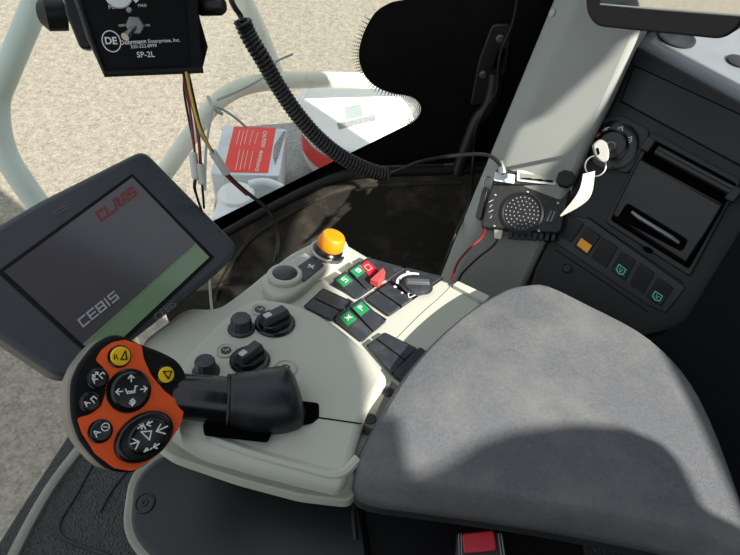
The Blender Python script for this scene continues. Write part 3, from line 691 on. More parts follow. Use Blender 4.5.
# raised deck folding down to the slot panel
kt = smoothp([(178, 376), (186, 355), (204, 334), (226, 314), (244, 302), (260, 298), (282, 300), (304, 306), (326, 317), (346, 331), (366, 349), (380, 365), (387, 377), (380, 389), (370, 404), (362, 424)], 3, False)
seam = [(362, 424), (320, 418), (262, 422), (206, 426), (178, 410)]
top_poly = [FK.hit(*q) for q in kt] + [FK.hit(*q) for q in seam[1:]]
low_px = [(178, 410), (206, 426), (262, 422), (320, 418), (362, 424), (352, 464), (342, 489), (296, 478), (250, 466), (205, 452), (180, 440)]
A_, B_ = FK.hit(362, 424), FK.hit(206, 426); mid = FK.hit(290, 475)
fdrop = frame3(A_, B_, mid - NC * .022 + (mid - (A_ + B_) / 2) * .0)
low_poly = [FK.hit(*q) for q in low_px[:5]] + [fdrop.hit(*q) for q in low_px[5:]]
kd = MB(); nk = len(top_poly); kd.add(top_poly, [tuple(range(nk))])
k0 = len(kd.v); kd.add(low_poly, [tuple(range(len(low_poly)))])
ring = [FK.hit(*q) for q in kt] + low_poly[5:]
down = [q - NC * (.045 if i < len(kt) else .012) for i, q in enumerate(ring)]
m_ = len(ring); kd.add(ring + down, [(i, (i + 1) % m_, m_ + (i + 1) % m_, m_ + i) for i in range(m_)])
kd_o = obj('knob_deck', kd, 'beige', con)
b = bmesh.new(); b.from_mesh(kd_o.data); bmesh.ops.remove_doubles(b, verts=b.verts, dist=.0004); bmesh.ops.recalc_face_normals(b, faces=b.faces); b.to_mesh(kd_o.data); b.free()
kd_o.data.set_sharp_from_angle(angle=rad(60))
mo_ = kd_o.modifiers.new('bevel', 'BEVEL'); mo_.width = .007; mo_.segments = 4; mo_.limit_method = 'ANGLE'; mo_.angle_limit = rad(25)
sm = MB().stroke(FK, FK.uvs([(319, 418), (361, 424)]), .0012, .0002); obj('deck_seam', sm, 'void', con)
# lower rim of the console and moulded ridge
rim = [(166, 420), (150, 440), (172, 456), (236, 478), (300, 495), (352, 501), (366, 470), (300, 470), (220, 446)]
FRm = FC.up(-.022)
obj('lower_rim', MB().prism(FRm, [tuple(q) for q in roundp(FRm.uvs(rim), .008, 3)], -.012, 0), 'beige_dark', con, bevel=.006)
rd = MB().tube(smoothp([fdrop.hit(*q) - fdrop.n * .002 for q in [(212, 438), (250, 452), (300, 466), (338, 474), (358, 458)]], 6, False), .0045, 8)
obj('moulded_ridge', rd, 'beige', con)
slot = roundp(FK.uvs([(203, 424), (204, 436), (268, 443), (273, 430), (312, 424), (319, 418), (319, 404), (296, 401), (240, 412)]), .003, 3)
obj('lever_slot', MB().prism(FK, slot, .0002, .0012), 'void', con)
pdf = FC.up(-.035)
obj('pedestal', MB().prism(pdf, pdf.uvs([(215, 330), (320, 260), (450, 300), (380, 380), (335, 400), (230, 385), (190, 370)]), -.30, 0), 'blackm', con)
# recessed strip beside the armrest
obj('side_strip', MB().prism(FC, roundp(FC.uvs([(452, 288), (457, 284), (489, 299), (484, 305)]), .002, 3), .0004, .005), 'beige', con, bevel=.002)
sg = MB().stroke(FC, [tuple(q) for q in smoothp(FC.uvs([(398, 338), (420, 316), (440, 298), (454, 284)]), 5, False)], .0009, .0003); obj('strip_seam', sg, 'beige_dark', con)
# dark corner bracket
bk = obj('corner_bracket', MB().prism(FC, roundp(FC.uvs([(391, 379), (400, 388), (388, 410), (376, 430), (363, 425), (367, 406), (379, 389)], .012), .004, 3), .0, .012), 'bracket', con, bevel=.002)
obj('dark_clip', MB().prism(FC, roundp(FC.uvs([(392, 377), (419, 351), (427, 357), (403, 385)]), .003, 3), .0, .007), 'rocker', bk, bevel=.002)
for q in ((388, 392), (370, 419)):
    obj('bolt', MB().lathe(FC.hit(*q, .012), NC, [(.0058, 0), (.0058, .001), (.0045, .0018), (.004, .0008), (.0005, .0008)], 20), 'black', bk)
def panel(name, q, w0, w1, m_, par, r=.002, bev=.0008): return obj(name, MB().prism(FC, roundp(FC.uvs(q), r, 3), w0, w1), m_, par, bevel=bev)
def lerp2(a, b, t): return (a[0] + (b[0] - a[0]) * t, a[1] + (b[1] - a[1]) * t)
def rocker(q, hs, lens=None, par=con):
    r_ = obj('rocker_switch', MB().wedge(FC, FC.uvs(q, .004), .0012, hs), 'rocker', par, bevel=.0012)
    if lens:
        a, b, c, d = q
        L4 = [lerp2(a, d, .08), lerp2(a, d, .40), lerp2(b, c, .40), lerp2(b, c, .08)]
        L4 = [lerp2(L4[0], L4[3], .1), lerp2(L4[1], L4[2], .1), lerp2(L4[1], L4[2], .9), lerp2(L4[0], L4[3], .9)]
        hh = lambda t: hs[0] + (hs[3] - hs[0]) * t + .0004
        w4 = FC.uvs(L4, .006)
        le = obj('lens', MB().wedge(FC, w4, .002, [hh(.08), hh(.40), hh(.40), hh(.08)]), 'green', r_)
        ct = sum((Vector(z) for z in w4), Vector((0, 0))) / 4; ex = (Vector(w4[3]) - Vector(w4[0])).normalized(); ey = (Vector(w4[0]) - Vector(w4[1])).normalized(); k = .0035
        g_ = MB()
        for stk in lens: g_.stroke(FC, [tuple(ct + ex * x * k + ey * y * k) for x, y in stk], .0009, hh(.2) + .0003, .0004)
        obj('symbol', g_, 'white', le)
    return r_
ICO5 = [[(.9, 1), (-.7, 1), (-.7, .1), (.6, .1), (.6, -1), (-.9, -1)]]
ICO6 = [[(-.8, .8), (.8, .8), (.8, -.8), (-.8, -.8), (-.8, .3), (.3, .3), (.3, -.3)]]
ICOF = [[(-.6, -1), (-.6, 1), (.6, 1), (.6, .2), (-.3, .2)]]
ICOW = [[(-1, .8), (0, .2), (1, .8)], [(-1, -.8), (0, -.2), (1, -.8)], [(-.9, 0), (.9, 0)]]
# group with two green rockers, the red toggle and a blank
p1 = panel('switch_panel', [(329, 285), (372, 259.5), (403, 268), (357, 300)], .0003, .0015, 'rocker', con)
rocker([(333, 283), (345, 275), (367, 290), (356, 298)], [.011, .011, .003, .003], ICO5)
rocker([(347, 273.5), (359, 265.5), (379, 281), (368, 289)], [.011, .011, .003, .003], ICO6)
r_ = rocker([(360, 265), (369, 260), (386, 272), (379, 280)], [.010, .010, .004, .004])
obj('red_lens', MB().wedge(FC, FC.uvs([(360, 267), (367, 262), (378, 269), (370, 276)], .008), .003, [.0105, .0105, .0072, .0072]), 'red', r_)
g_ = MB().stroke(FC, FC.uvs([(364, 266.5), (368, 264.5), (372, 268.5), (368, 271), (365.5, 268.5)], .0105), .0008, .0108, closed=True); obj('symbol', g_, 'pinkprint', r_)
tv = FC.uvs([(370, 279), (383, 269), (385, 275), (379, 283)], .012)
obj('toggle_lever', MB().wedge(FC, tv, .004, [.012, .015, .017, .014]), 'pink', r_, bevel=.0012)
# two blank pairs
panel('switch_panel', [(303, 307), (323, 288.5), (352.5, 302), (331, 322)], .0003, .0012, 'black', con)
rocker([(304.5, 307), (313.5, 299), (341, 312), (331.5, 320.5)], [.005, .005, .005, .005]); rocker([(314.5, 298), (323, 290), (351, 302.5), (342.5, 311)], [.005, .005, .005, .005])
panel('switch_panel', [(364, 299), (406, 269.5), (444, 279), (389, 317)], .0003, .0012, 'black', con)
rocker([(365.5, 299), (377, 291), (400.5, 307), (389, 315.5)], [.005, .005, .005, .005]); rocker([(378, 290), (388, 283.5), (413, 298.5), (402, 306)], [.005, .005, .005, .005])
panel('switch_panel', [(389, 282.5), (406, 270.5), (442, 279.5), (414, 297.5)], .0013, .005, 'rocker', con)
s = FC.scale(417, 285); rk = FC.uv(417, 285, .006)
dial = obj('rotary_dial', MB().lathe(FC.pt(*rk, .005), NC, [(16 * s, 0), (15.5 * s, .001), (13.5 * s, .0015), (13 * s, .0035), (12 * s, .0042), (2 * s, .0042)], 40), 'rocker', con)
ex = (Vector(FC.uv(428, 285.5)) - Vector(FC.uv(405, 284.5))).normalized(); ey = Vector((-ex.y, ex.x)); c_ = Vector(rk)
bar = [c_ + ex * a_ + ey * b_ for a_, b_ in ((-12.5 * s, -3.4 * s), (12.5 * s, -3.4 * s), (12.5 * s, 3.4 * s), (-12.5 * s, 3.4 * s))]
obj('dial_grip', MB().prism(FC, roundp([tuple(q) for q in bar], .002, 3), .0088, .0135, taper=.12), 'knobgrey', dial, bevel=.001)
g_ = MB().stroke(FC, [(rk[0] + 19.5 * s * math.cos(a_), rk[1] + 19.5 * s * math.sin(a_)) for a_ in [rad(88 + i * 9) for i in range(11)]], .0032, .0052)
for q, sz in (((400, 279), 1.6), ((395, 287), 1.6), ((402, 293), 1.2), ((408, 272.5), 2)): g_.prism(FC, ell(*FC.uv(*q, .005), sz * s, sz * s, 0, 10), .0052, .0056)
g_.stroke(FC, roundp(FC.uvs([(408, 294), (414, 292), (415, 295.5), (409, 298)], .005), .001, 2), .0009, .0052, closed=True)
obj('dial_marks', g_, 'white', con)
panel('switch_panel', [(333, 322), (360, 302), (387, 320), (362, 343)], .0003, .0012, 'black', con)
rocker([(336, 320.5), (347.5, 312), (373, 331.5), (361.5, 341)], [.012, .012, .003, .003], ICOW); rocker([(349, 311), (360, 303), (386, 320.5), (374.5, 330.5)], [.012, .012, .003, .003], ICOF)
panel('switch_panel', [(366, 346), (385, 333), (417.5, 349), (392, 376)], .0003, .0012, 'black', con)
rocker([(367.5, 346), (375.5, 340), (404, 361), (392, 374.5)], [.006, .006, .006, .006]); rocker([(376.5, 339.3), (385, 334), (416, 349.5), (405, 360)], [.006, .006, .006, .006])
# wing with the round button, label strip and amber knob
wing = [(262, 283), (268, 270), (284, 262), (305, 250), (318, 238), (334, 233), (347, 240), (348, 252), (337, 262), (318, 274), (302, 288), (288, 296), (272, 296)]
FWg = FC.up(.012)
obj('button_wing', MB().prism(FWg, [tuple(q) for q in smoothp(FWg.uvs(wing), 4)], -.03, 0), 'beige', con, bevel=.006, seg=4)
sb = FWg.uv(285, 277); s = FWg.scale(285, 277)
rbn = obj('round_button', MB().lathe(FWg.pt(*sb, .0003), NC, [(17.5 * s, 0), (17.5 * s, .004), (16 * s, .006), (12.5 * s, .006), (12 * s, .0035), (1 * s, .0035)], 40), 'beige', con)
obj('button_cap', MB().lathe(FWg.pt(*sb, .0037), NC, [(12 * s, 0), (11.5 * s, .003), (9 * s, .0048), (5 * s, .0056), (1 * s, .0058)], 36), 'rocker', rbn)
lbp = obj('label_strip', MB().prism(FWg, roundp(FWg.uvs([(297, 268), (313, 257), (319, 262), (324, 266), (303, 283), (301, 275)]), .002, 3), .0003, .002), 'rocker', con, bevel=.0006)
g_ = MB(); u0 = FWg.uv(311, 266.5, .002)
for pts in ([(-1, -1), (1, 1)], [(-1, 1), (1, -1)], [(-1, 0), (-.2, 0)], [(.2, 0), (1, 0)], [(-1, 1), (-.3, 1)], [(.3, -1), (1, -1)]): g_.stroke(FWg, [(u0[0] + x * .0032, u0[1] + y * .0032) for x, y in pts], .0008, .0021)
obj('symbol', g_, 'white', lbp)
ko = FWg.hit(327, 253); s = FWg.scale(329, 245)
kx = NC + RGT * .28
kn = obj('amber_knob', MB().lathe(ko, kx, [(14.5 * s, 0), (14.5 * s, .007), (13 * s, .009), (12.6 * s, .010)], 36), 'gloss', con)
obj('collar', MB().lathe(ko, kx, [(17.5 * s, 0), (17.5 * s, .003), (16 * s, .004), (15 * s, .004)], 36), 'metal', kn)
obj('knob_cap', MB().lathe(ko, kx, [(12.4 * s, .010), (13.4 * s, .012), (13 * s, .019), (11.6 * s, .026), (10.6 * s, .028), (9.6 * s, .0285), (2 * s, .0278)], 44, flute=1, fd=.012), 'amber', kn)
# knobs on the raised deck
def small_knob(px, py):
    o_ = FK.hit(px, py); s_ = FK.scale(px, py)
    k_ = obj('ribbed_knob', MB().lathe(o_, NC, [(13 * s_, 0), (13 * s_, .002), (10.6 * s_, .003), (10.2 * s_, .013), (9.4 * s_, .015), (2 * s_, .015)], 48, flute=1, fd=.05), 'rocker', con)
    q = FK.uv(px + 4, py); obj('stem_ring', MB().lathe(o_, NC, [(13.6 * s_, 0), (13.6 * s_, .0012), (12.8 * s_, .002), (2 * s_, .002)], 32), 'black', k_)
def pointer_knob(px, py, dirpx):
    o_ = FK.hit(px, py); s_ = FK.scale(px, py); c = Vector(FK.uv(px, py))
    k_ = obj('pointer_knob', MB().lathe(o_, NC, [(20 * s_, 0), (20 * s_, .002), (18.5 * s_, .0035), (2 * s_, .0035)], 40), 'gloss', con)
    e = (Vector(FK.uv(*dirpx)) - c).normalized(); f_ = Vector((-e.y, e.x))
    sh = [c + e * a_ * s_ + f_ * b_ * s_ for a_, b_ in ((-17, -6), (-10, -13), (8, -13.5), (17, -6), (17, 6), (8, 13.5), (-10, 13), (-17, 6))]
    obj('knob_skirt', MB().prism(FK, roundp([tuple(q) for q in sh], .003, 3), .0035, .008, taper=.1), 'gloss', k_, bevel=.001)
    gp_ = [c + e * a_ * s_ + f_ * b_ * s_ for a_, b_ in ((-15.5, -6.5), (15.5, -6.5), (15.5, 6.5), (-15.5, 6.5))]
    obj('knob_grip', MB().prism(FK, roundp([tuple(q) for q in gp_], .002, 3), .008, .0165, taper=.2), 'rocker', k_, bevel=.0015)
    cc = c - e * 8 * s_; obj('pointer_mark', MB().prism(FK, roundp([tuple(cc + e * a_ * s_ + f_ * b_ * s_) for a_, b_ in ((-4.5, -3), (3, -3), (3, 3), (-4.5, 3))], .001, 2), .0166, .0172), 'greyprint', k_)
def indicator(px, py, r=10, glass='sticker'):
    o_ = FK.hit(px, py); s_ = FK.scale(px, py)
    i_ = obj('symbol_dimple', MB().lathe(o_ + NC * .0002, NC, [(r * s_, 0), (r * s_, .001), ((r - 1.2) * s_, .0014), ((r - 2.4) * s_, .0004), (.5 * s_, .0004)], 28), 'beige_dark', con)
    c = FK.uv(px, py); obj('symbol', MB().prism(FK, ell(c[0], c[1], 5.2 * s_, 5.2 * s_), .0007, .0012), 'rocker', i_)
    g_ = MB().stroke(FK, [(c[0] - 3 * s_, c[1]), (c[0] + 3 * s_, c[1])], .0006, .0013); g_.stroke(FK, [(c[0], c[1] - 2.4 * s_), (c[0] + 2 * s_, c[1] + 2.4 * s_)], .0006, .0013); obj('mark', g_, 'greyprint', i_)
small_knob(241.5, 329); small_knob(206, 372)
pointer_knob(275, 324, (295, 314)); pointer_knob(250, 361, (270, 346))
indicator(260, 310, 9); indicator(226, 351, 10); indicator(285, 369, 12)

# dark lower panel of the console
FD = Frame(P(230, 510, .56), (-.10, -.12, 1))
lowp = thing('lower_console_panel', 'dark navy lower panel with a round bolt below the beige console', 'panel', (FD.o.x, FD.o.y, .35))
dp = [(133, 478), (160, 452), (240, 470), (300, 480), (360, 485), (372, 560), (360, 640), (200, 580), (150, 558), (128, 530)]
obj('panel', MB().prism(FD, roundp(FD.uvs(dp), .018, 5), -.10, 0), 'navy', lowp, bevel=.006)
pe = [(128, 474), (158, 446), (200, 460), (360, 480), (374, 575), (360, 670), (196, 592), (144, 566), (120, 532)]
FDr = FD.up(-.006)
obj('pale_rim', MB().prism(FDr, roundp(FDr.uvs(pe), .02, 5), -.10, 0), 'rimgrey', lowp, bevel=.004)
s = FD.scale(145, 503); bo = obj('bolt', MB().lathe(FD.hit(145, 503) + FD.n * .0003, FD.n, [(10 * s, 0), (10 * s, .0018), (8.5 * s, .002), (8 * s, .0008), (4 * s, .0008), (3.5 * s, .002), (1.8 * s, .002), (1.5 * s, .0004), (.3 * s, .0004)], 32), 'black', lowp)

# ================================================================== armrest pad, its base and the buckle
arm = thing('armrest_pad', 'large dusty dark grey padded armrest lid right of the beige console', 'armrest', (FA.o.x, FA.o.y, .5))
ap = [(527, 283), (548, 284), (590, 304), (640, 330), (676, 360), (705, 400), (735, 470), (760, 560), (700, 540), (560, 512), (440, 494), (372, 484), (355, 468), (358, 450), (378, 412), (402, 374), (434, 338), (470, 308), (504, 288)]
apu = [tuple(q) for q in smoothp(FA.uvs(ap), 3)]
pad = obj('pad', MB().dome(FA, apu, -.036, 0.004, edge=.07, rings=8), 'armrest', arm, sharp=0)
obj('pad_base', MB().prism(FA, [(q[0] * .985, q[1] * .985) for q in apu], -.055, -.0365), 'armside', arm, bevel=.004)
FB = Frame(P(430, 540, .55), (0, -.1, 1), RGT)
ub = thing('storage_box', 'black hinged box under the front edge of the armrest', 'box', (FB.o.x, FB.o.y, .40))
obj('case', MB().prism(FB, roundp(FB.uvs([(356, 496), (372, 488), (480, 500), (580, 520), (600, 640), (340, 640), (352, 540)]), .012, 5), -.10, 0), 'blackm', ub, bevel=.005)
obj('lid_edge', MB().tube(smoothp([FB.hit(*q, .003) for q in [(356, 540), (354, 512), (362, 502), (380, 503), (430, 513), (492, 524)]], 6, False), .0035, 8), 'black', ub)
obj('hinge_rod', MB().tube([FB.hit(372, 503, .006), FB.hit(455, 517, .006)], .004, 10), 'black', ub)
bkf = facing(480, 548, .50, dx=.0, dy=.15, xp=(520, 545))
bt_ = thing('belt_buckle', 'black seat belt buckle with a red release button at the bottom edge', 'buckle', bkf.hit(480, 575, -.02))
obj('case', MB().prism(bkf, roundp(bkf.uvs([(456, 532), (504, 529), (512, 600), (452, 606)]), .005, 4), -.025, 0), 'black', bt_, bevel=.003)
obj('release_button', MB().prism(bkf, roundp(bkf.uvs([(462, 534), (494, 531), (497, 551), (464, 554)]), .003, 4), .0003, .005), 'red', bt_, bevel=.0015)
ln = MB()
for x in (458.5, 461, 499, 502): ln.stroke(bkf, bkf.uvs([(x - 1, 534), (x + 3, 560)] if x > 480 else [(x, 534), (x + 1, 560)]), .0006, .0004)
obj('case_lines', ln, 'sgrey', bt_)

# ================================================================== CEBIS terminal
FDp = frame3(P(132, 178, .58), P(4, 272, .4953), P(209, 257, .6018))
FDp = Frame(FDp.o, FDp.n, P(132, 178, .58) - P(4, 272, .4953))
dm = thing('display_terminal', 'dark grey tilted display terminal with red and grey lettering on its screen', 'display', FDp.hit(150, 330, -.03))
ol = FDp.uvs([(144, 148), (240, 246), (226, 266), (90, 372), (58, 378), (-70, 292), (-60, 258), (40, 200)])
obj('housing', MB().prism(FDp, roundp(ol, [.012, .012, .012, .01, .012, .02, .02, .0], 5), -.045, 0), 'bezel', dm, bevel=.006, seg=4)
scr_px = [(132, 178), (209, 257.5), (99, 360), (4, 272)]
q4 = FDp.uvs(scr_px)
big = [(FDp.uv(132, 174)), (FDp.uv(214, 257.5)), (FDp.uv(100, 366)), FDp.uv(-3, 272)]
obj('screen_frame', MB().prism(FDp, big, .0003, .0012), 'blackm', dm)
sc_ = obj('screen', MB().prism(FDp, q4, .0013, .002), 'screen', dm)
gb = [lerp2(scr_px[0], scr_px[1], .83), scr_px[1], scr_px[2], lerp2(scr_px[3], scr_px[2], .83)]
gb = [lerp2(gb[0], gb[3], .004), lerp2(gb[1], gb[2], .004), lerp2(gb[1], gb[2], .996), lerp2(gb[0], gb[3], .996)]
obj('status_bar', MB().prism(FDp, FDp.uvs(gb), .0021, .0024), 'sgreen', sc_)
obj('bar_line', MB().stroke(FDp, FDp.uvs([gb[0], gb[3]]), .0006, .0025), 'sline', sc_)
tx = block_mb(MB(), 'CLAAS', FDp, (101, 221), (136, 195), (96.5, 213.5), .0022, wd=.25, gap=.62); obj('red_lettering', tx, 'sred', sc_)
tx = block_mb(MB(), 'CEBIS', FDp, (83, 327), (118, 298.5), (78, 320.5), .0022, wd=.20, gap=.42); obj('grey_lettering', tx, 'sgrey', sc_)
tx = MB(); text_mb(tx, 'CEBIS', FDp, (158, 321), (177, 305), .0006); obj('bezel_lettering', tx, 'sdim', dm)
g_ = MB().stroke(FDp, roundp(FDp.uvs([(53, 213), (65, 206), (67, 208), (55, 216)]), .002, 3), .0007, .0003, .0004, closed=True); obj('sensor_window', g_, 'sdim', dm)
dots = MB()
for i in range(5):
    for j in range(9):
        a, b_ = lerp2((150, 170), (143, 166), i / 4), lerp2((232, 250), (222, 248), i / 4); q = lerp2((146 + i * 6, 168 + i * 3 - i * i * .4), (212 + i * 5, 243 - i * 1), j / 8)
        dots.prism(FDp, ell(*FDp.uv(*q), .0005, .0005, 0, 6), .0002, .0006)
obj('bezel_dots', dots, 'blackm', dm)
dmk = MB()
for a, b_ in (((146, 286), (150, 284)), ((151, 283), (155, 279)), ((140, 281), (149, 286))): dmk.stroke(FDp, FDp.uvs([a, b_]), .0007, .0022)
obj('faint_symbol', dmk, 'sdim', sc_)
obj('support_arm', MB().tube([FDp.pt(*FDp.uv(110, 270), -.04), P(112, 275, .76), P(118, 290, 1.0)], .02, 14), 'black', dm)
tag(obj('grey_cable', MB().tube(px_tube([(212, 262, .74), (210, 280, .73), (211, 300, .69), (213, 318, .65)]), .0018, 8), 'sticker'), 'thin grey cable between the display corner and the beige console', 'cable')

# ================================================================== multi-function lever
ho = P(127, 405, .42)
nH = ((CAM - ho).normalized() + RGT * .42 + UPV * .02).normalized()
FH = Frame(ho, nH, RGT)
lv = thing('control_lever', 'multi-function control lever with a round orange button face', 'lever', FK.hit(265, 430))
def hp(x, y): return (60 + x / 3.7, 325 + y / 3.7)
fo = [hp(*q) for q in [(190, 38), (240, 42), (300, 70), (370, 96), (430, 128), (462, 170), (472, 220), (466, 300), (446, 360), (410, 420), (340, 500), (300, 530), (255, 547), (170, 530), (90, 450), (58, 390), (42, 320), (42, 220), (60, 165), (80, 130), (130, 70)]]
fu_ = [tuple(q) for q in smoothp(FH.uvs(fo), 3)]
obj('head', MB().prism(FH, fu_, -.034, -.006, taper=0), 'leverrim', lv, bevel=.006)
obj('face_plate', MB().prism(FH, fu_, -.0058, 0), 'blackm', lv, bevel=.003)
oo = [hp(*q) for q in [(192, 64), (240, 55), (300, 76), (308, 125), (335, 185), (385, 245), (460, 300), (446, 365), (403, 435), (340, 495), (295, 527), (262, 540), (200, 530), (130, 478), (80, 400), (62, 345), (112, 330), (150, 300), (166, 258), (172, 210), (163, 160), (130, 130), (152, 92)]]
obj('orange_face', MB().prism(FH, roundp(FH.uvs(oo), .002, 3), .0003, .0012), 'orange', lv)
def hr(x, y, r):
    c = FH.uv(*hp(x, y)); s_ = FH.scale(*hp(x, y)) / 3.7; return c, r * s_
def hbtn(x, y, r, m_, ring='gloss', h=.004, name='round_button'):
    c, rr = hr(x, y, r); b_ = obj(name, MB().lathe(FH.pt(*c, .0004), nH, [(rr * 1.15, 0), (rr * 1.15, .0016), (rr * 1.02, .002), (rr, .0014), (rr * .98, h * .8), (rr * .88, h), (rr * .1, h * 1.05)], 36), ring if m_ == ring else ring, lv)
    if m_ != ring: obj('cap', MB().lathe(FH.pt(*c, .001), nH, [(rr * .97, 0), (rr * .97, h * .85), (rr * .88, h * 1.02), (rr * .1, h * 1.1)], 36), m_, b_)
    return b_, c, rr
def hsym(par, c, rr, strokes, wd, w0, m_='white', rot=0):
    g_ = MB()
    for st_ in strokes:
        g_.stroke(FH, [(c[0] + (x * math.cos(rot) - y * math.sin(rot)) * rr, c[1] + (x * math.sin(rot) + y * math.cos(rot)) * rr) for x, y in st_], wd, w0, .0003)
    obj('symbol', g_, m_, par)
TRI = [(-.35, -.5), (.45, .0), (-.35, .5), (-.35, -.5)]
b_, c, rr = hbtn(217, 117, 36, 'yellow'); hsym(b_, c, rr, [[(.0, -.35), (.35, .55), (.6, -.3), (0, -.35)]], .0007, .0058, 'void'); tx = MB(); text_mb(tx, 'R', FH, (c[0] - rr * .62, c[1] - rr * .45), (c[0] - rr * .2, c[1] - rr * .35), .0059, px=False); obj('letter', tx, 'void', b_)
b_, c, rr = hbtn(386, 185, 30, 'yellow'); hsym(b_, c, rr, [[(-.5, .35), (.5, .45), (.2, -.5), (-.5, .35)]], .0007, .0058, 'void')
for (x, y, r, st_) in ((137, 198, 34, [[(-.35, .62), (.35, .62)], [(-.2, .80), (-.38, .62), (-.2, .44)], [(.2, .80), (.38, .62), (.2, .44)], [(.25, -.3), (.25, .22), (.75, .22), (.75, -.05)]]), (108, 285, 32, [[(.2, -.35), (.2, .3), (.7, .3), (.7, -.2)]]), (147, 392, 38, [])):
    b_, c, rr = hbtn(x, y, r, 'gloss', h=.0035); tx = MB()
    text_mb(tx, 'A', FH, (c[0] - rr * .40, c[1] - rr * .62), (c[0] - rr * .02, c[1] - rr * .08), .0045, px=False, bold=.02); obj('letter', tx, 'white', b_)
    if st_: hsym(b_, c, rr * .9, st_, .0008, .0045, rot=rad(48))
    else: hsym(b_, (c[0] + rr * .30, c[1] + rr * .38), rr * .36, [ell(0, 0, 1, 1, 0, 14) + [(1, 0)], [(-.4, 0), (.4, 0)]], .0007, .0045)
b_, c, rr = hbtn(253, 243, 70, 'gloss', h=.006, name='direction_pad')
for a_ in (90, 0, 180, 270):
    e = Vector((math.cos(rad(a_ + 8)), math.sin(rad(a_ + 8)))); f_ = Vector((-e.y, e.x))
    hsym(b_, (c[0] + e.x * rr * .62, c[1] + e.y * rr * .62), rr * .16, [[tuple(-e), tuple(e)], [tuple(e * .1 + f_ * .9), tuple(e * 1.0), tuple(e * .1 - f_ * .9)]], .0009, .0070)
hsym(b_, c, rr * .32, [[(-1, .2), (-.6, -.5), (.5, -.3), (.5, .6)], [(-.5, -.2), (.3, -.1)], [(.5, .7), (.8, .7)]], .0009, .0070)
hsym(b_, (c[0] + rr * .1, c[1] - rr * .55), rr * .12, [[(-1, 0), (0, -1), (1, 0), (0, 1), (-1, 0)]], .0009, .0070)
# oval rocker pad
c = FH.uv(*hp(308, 412)); s_ = FH.scale(*hp(308, 412)) / 3.7; ang = rad(33)
ov = obj('oval_pad', MB().dome(FH, ell(c[0], c[1], 112 * s_, 84 * s_, ang, 44), .0004, .007, edge=.16, rings=6), 'gloss', lv)
obj('raised_centre', MB().dome(FH, ell(c[0] + 8 * s_, c[1] + 2 * s_, 78 * s_, 62 * s_, ang, 40), .005, .0088, edge=.25), 'gloss', ov)
def osym(strokes, m_='white'):
    g_ = MB()
    for st_ in strokes: g_.stroke(FH, [FH.uv(*hp(x, y), .009) for x, y in st_], .0010, .0090, .0003)
    obj('symbol', g_, m_, ov)
osym([[(300, 395), (338, 392), (330, 425), (300, 395)]])
osym([[(262, 440), (290, 432)], [(270, 422), (292, 432), (280, 458)]])
osym([[(396, 375), (358, 392)], [(372, 368), (356, 393), (388, 402)]])
osym([[(288, 382), (304, 374)], [(296, 370), (305, 374), (302, 384)], [(306, 366), (316, 384)], [(340, 358), (322, 368)], [(328, 358), (321, 368), (334, 374)]])
osym([[(312, 468), (326, 462), (322, 456)], [(312, 468), (318, 458)], [(335, 460), (339, 456)], [(346, 452), (366, 440)], [(352, 440), (346, 452), (358, 456)]])
# shaft and boot
sh = [(168, 396, .462), (184, 396, .462), (204, 398, .464), (230, 401, .468)]
obj('shaft', MB().tube(px_tube(sh, 5), [.0175, .0178, .018, .0182, .0185, .0185, .0185, .0188, .019, .019, .0192, .0195, .0195, .0198, .02, .02], 24), 'gloss', lv)
pth = px_tube([(228, 400, .466), (241, 400, .469), (254, 401, .472), (268, 401, .475), (284, 399, .478), (300, 394, .480)], 5)
nn = len(pth); prof = [.021, .0215, .022, .0225, .023, .0236, .0242, .0248, .0254, .026, .0265, .027, .0274, .0278, .0281, .0284, .0286, .0288, .0289, .0289, .0288, .0285, .0278, .0262, .023, .017]
obj('rubber_boot', MB().tube(pth, prof[:nn], 28), 'rubber', lv)
obj('boot_ring', MB().tube([pth[0] - (pth[1] - pth[0]), pth[0], pth[1]], [.0212, .0222, .0212], 28), 'black', lv)
obj('boot_base', MB().tube([pth[12], FK.hit(268, 418, .010), FK.hit(268, 420, .0015)], [.014, .012, .012], 20), 'rubber', lv)

# ================================================================== control box at top left with its wires
FX = facing(150, 30, .52, dx=.03, dy=.10, xp=(200, 28))
cb = thing('control_box', 'black switch box at the top left with white lettering and a metal toggle', 'control box', FX.hit(150, 75, -.03))
fo = FX.uvs([(64, -60), (78, 0), (90, 37), (105, 75.5), (203, 71), (200, 40), (196, -60)])
obj('case', MB().prism(FX, roundp(fo, .004, 3), -.05, 0), 'blackm', cb, bevel=.003)
fi = FX.uvs([(74, -58), (86, 0), (98, 36), (110, 68), (190, 65.5), (186, 20), (184, -58)])
obj('face_plate', MB().prism(FX, roundp(fi, .003, 3), .0003, .0014), 'frit', cb)
rimm = MB().tube([FX.hit(*q, .001) for q in [(64, -60), (78, 0), (90, 37), (105, 74), (203, 70)]], .003, 8); obj('case_rim', rimm, 'black', cb)
obj('side_bracket', MB().prism(FX, FX.uvs([(56, -30), (64, -30), (92, 40), (88, 48), (78, 46), (64, 12)]), -.05, -.02), 'black', cb, bevel=.002)
obj('back_shell', MB().prism(FX, FX.uvs([(196, -20), (203, 17), (211, 45), (205, 69), (190, 72)]), -.085, -.02), 'blackm', cb, bevel=.004)
kl = MB().tube([P(72, 12, .55), P(66, 13, .548), P(65, 13, .548), P(46, 13, .54), P(43, 13, .54)], [.008, .008, .0165, .0165, .012], 20)
obj('clamp_knob', kl, 'black', cb, sharp=30)
kr = MB().tube([P(190, 6, .55), P(201, 6, .545), P(201.5, 6, .545), P(220, 6, .535), P(224, 6, .534)], [.005, .005, .0092, .0085, .006], 16)
obj('clamp_knob', kr, 'navy', cb, sharp=30)
s = FX.scale(135, 26)
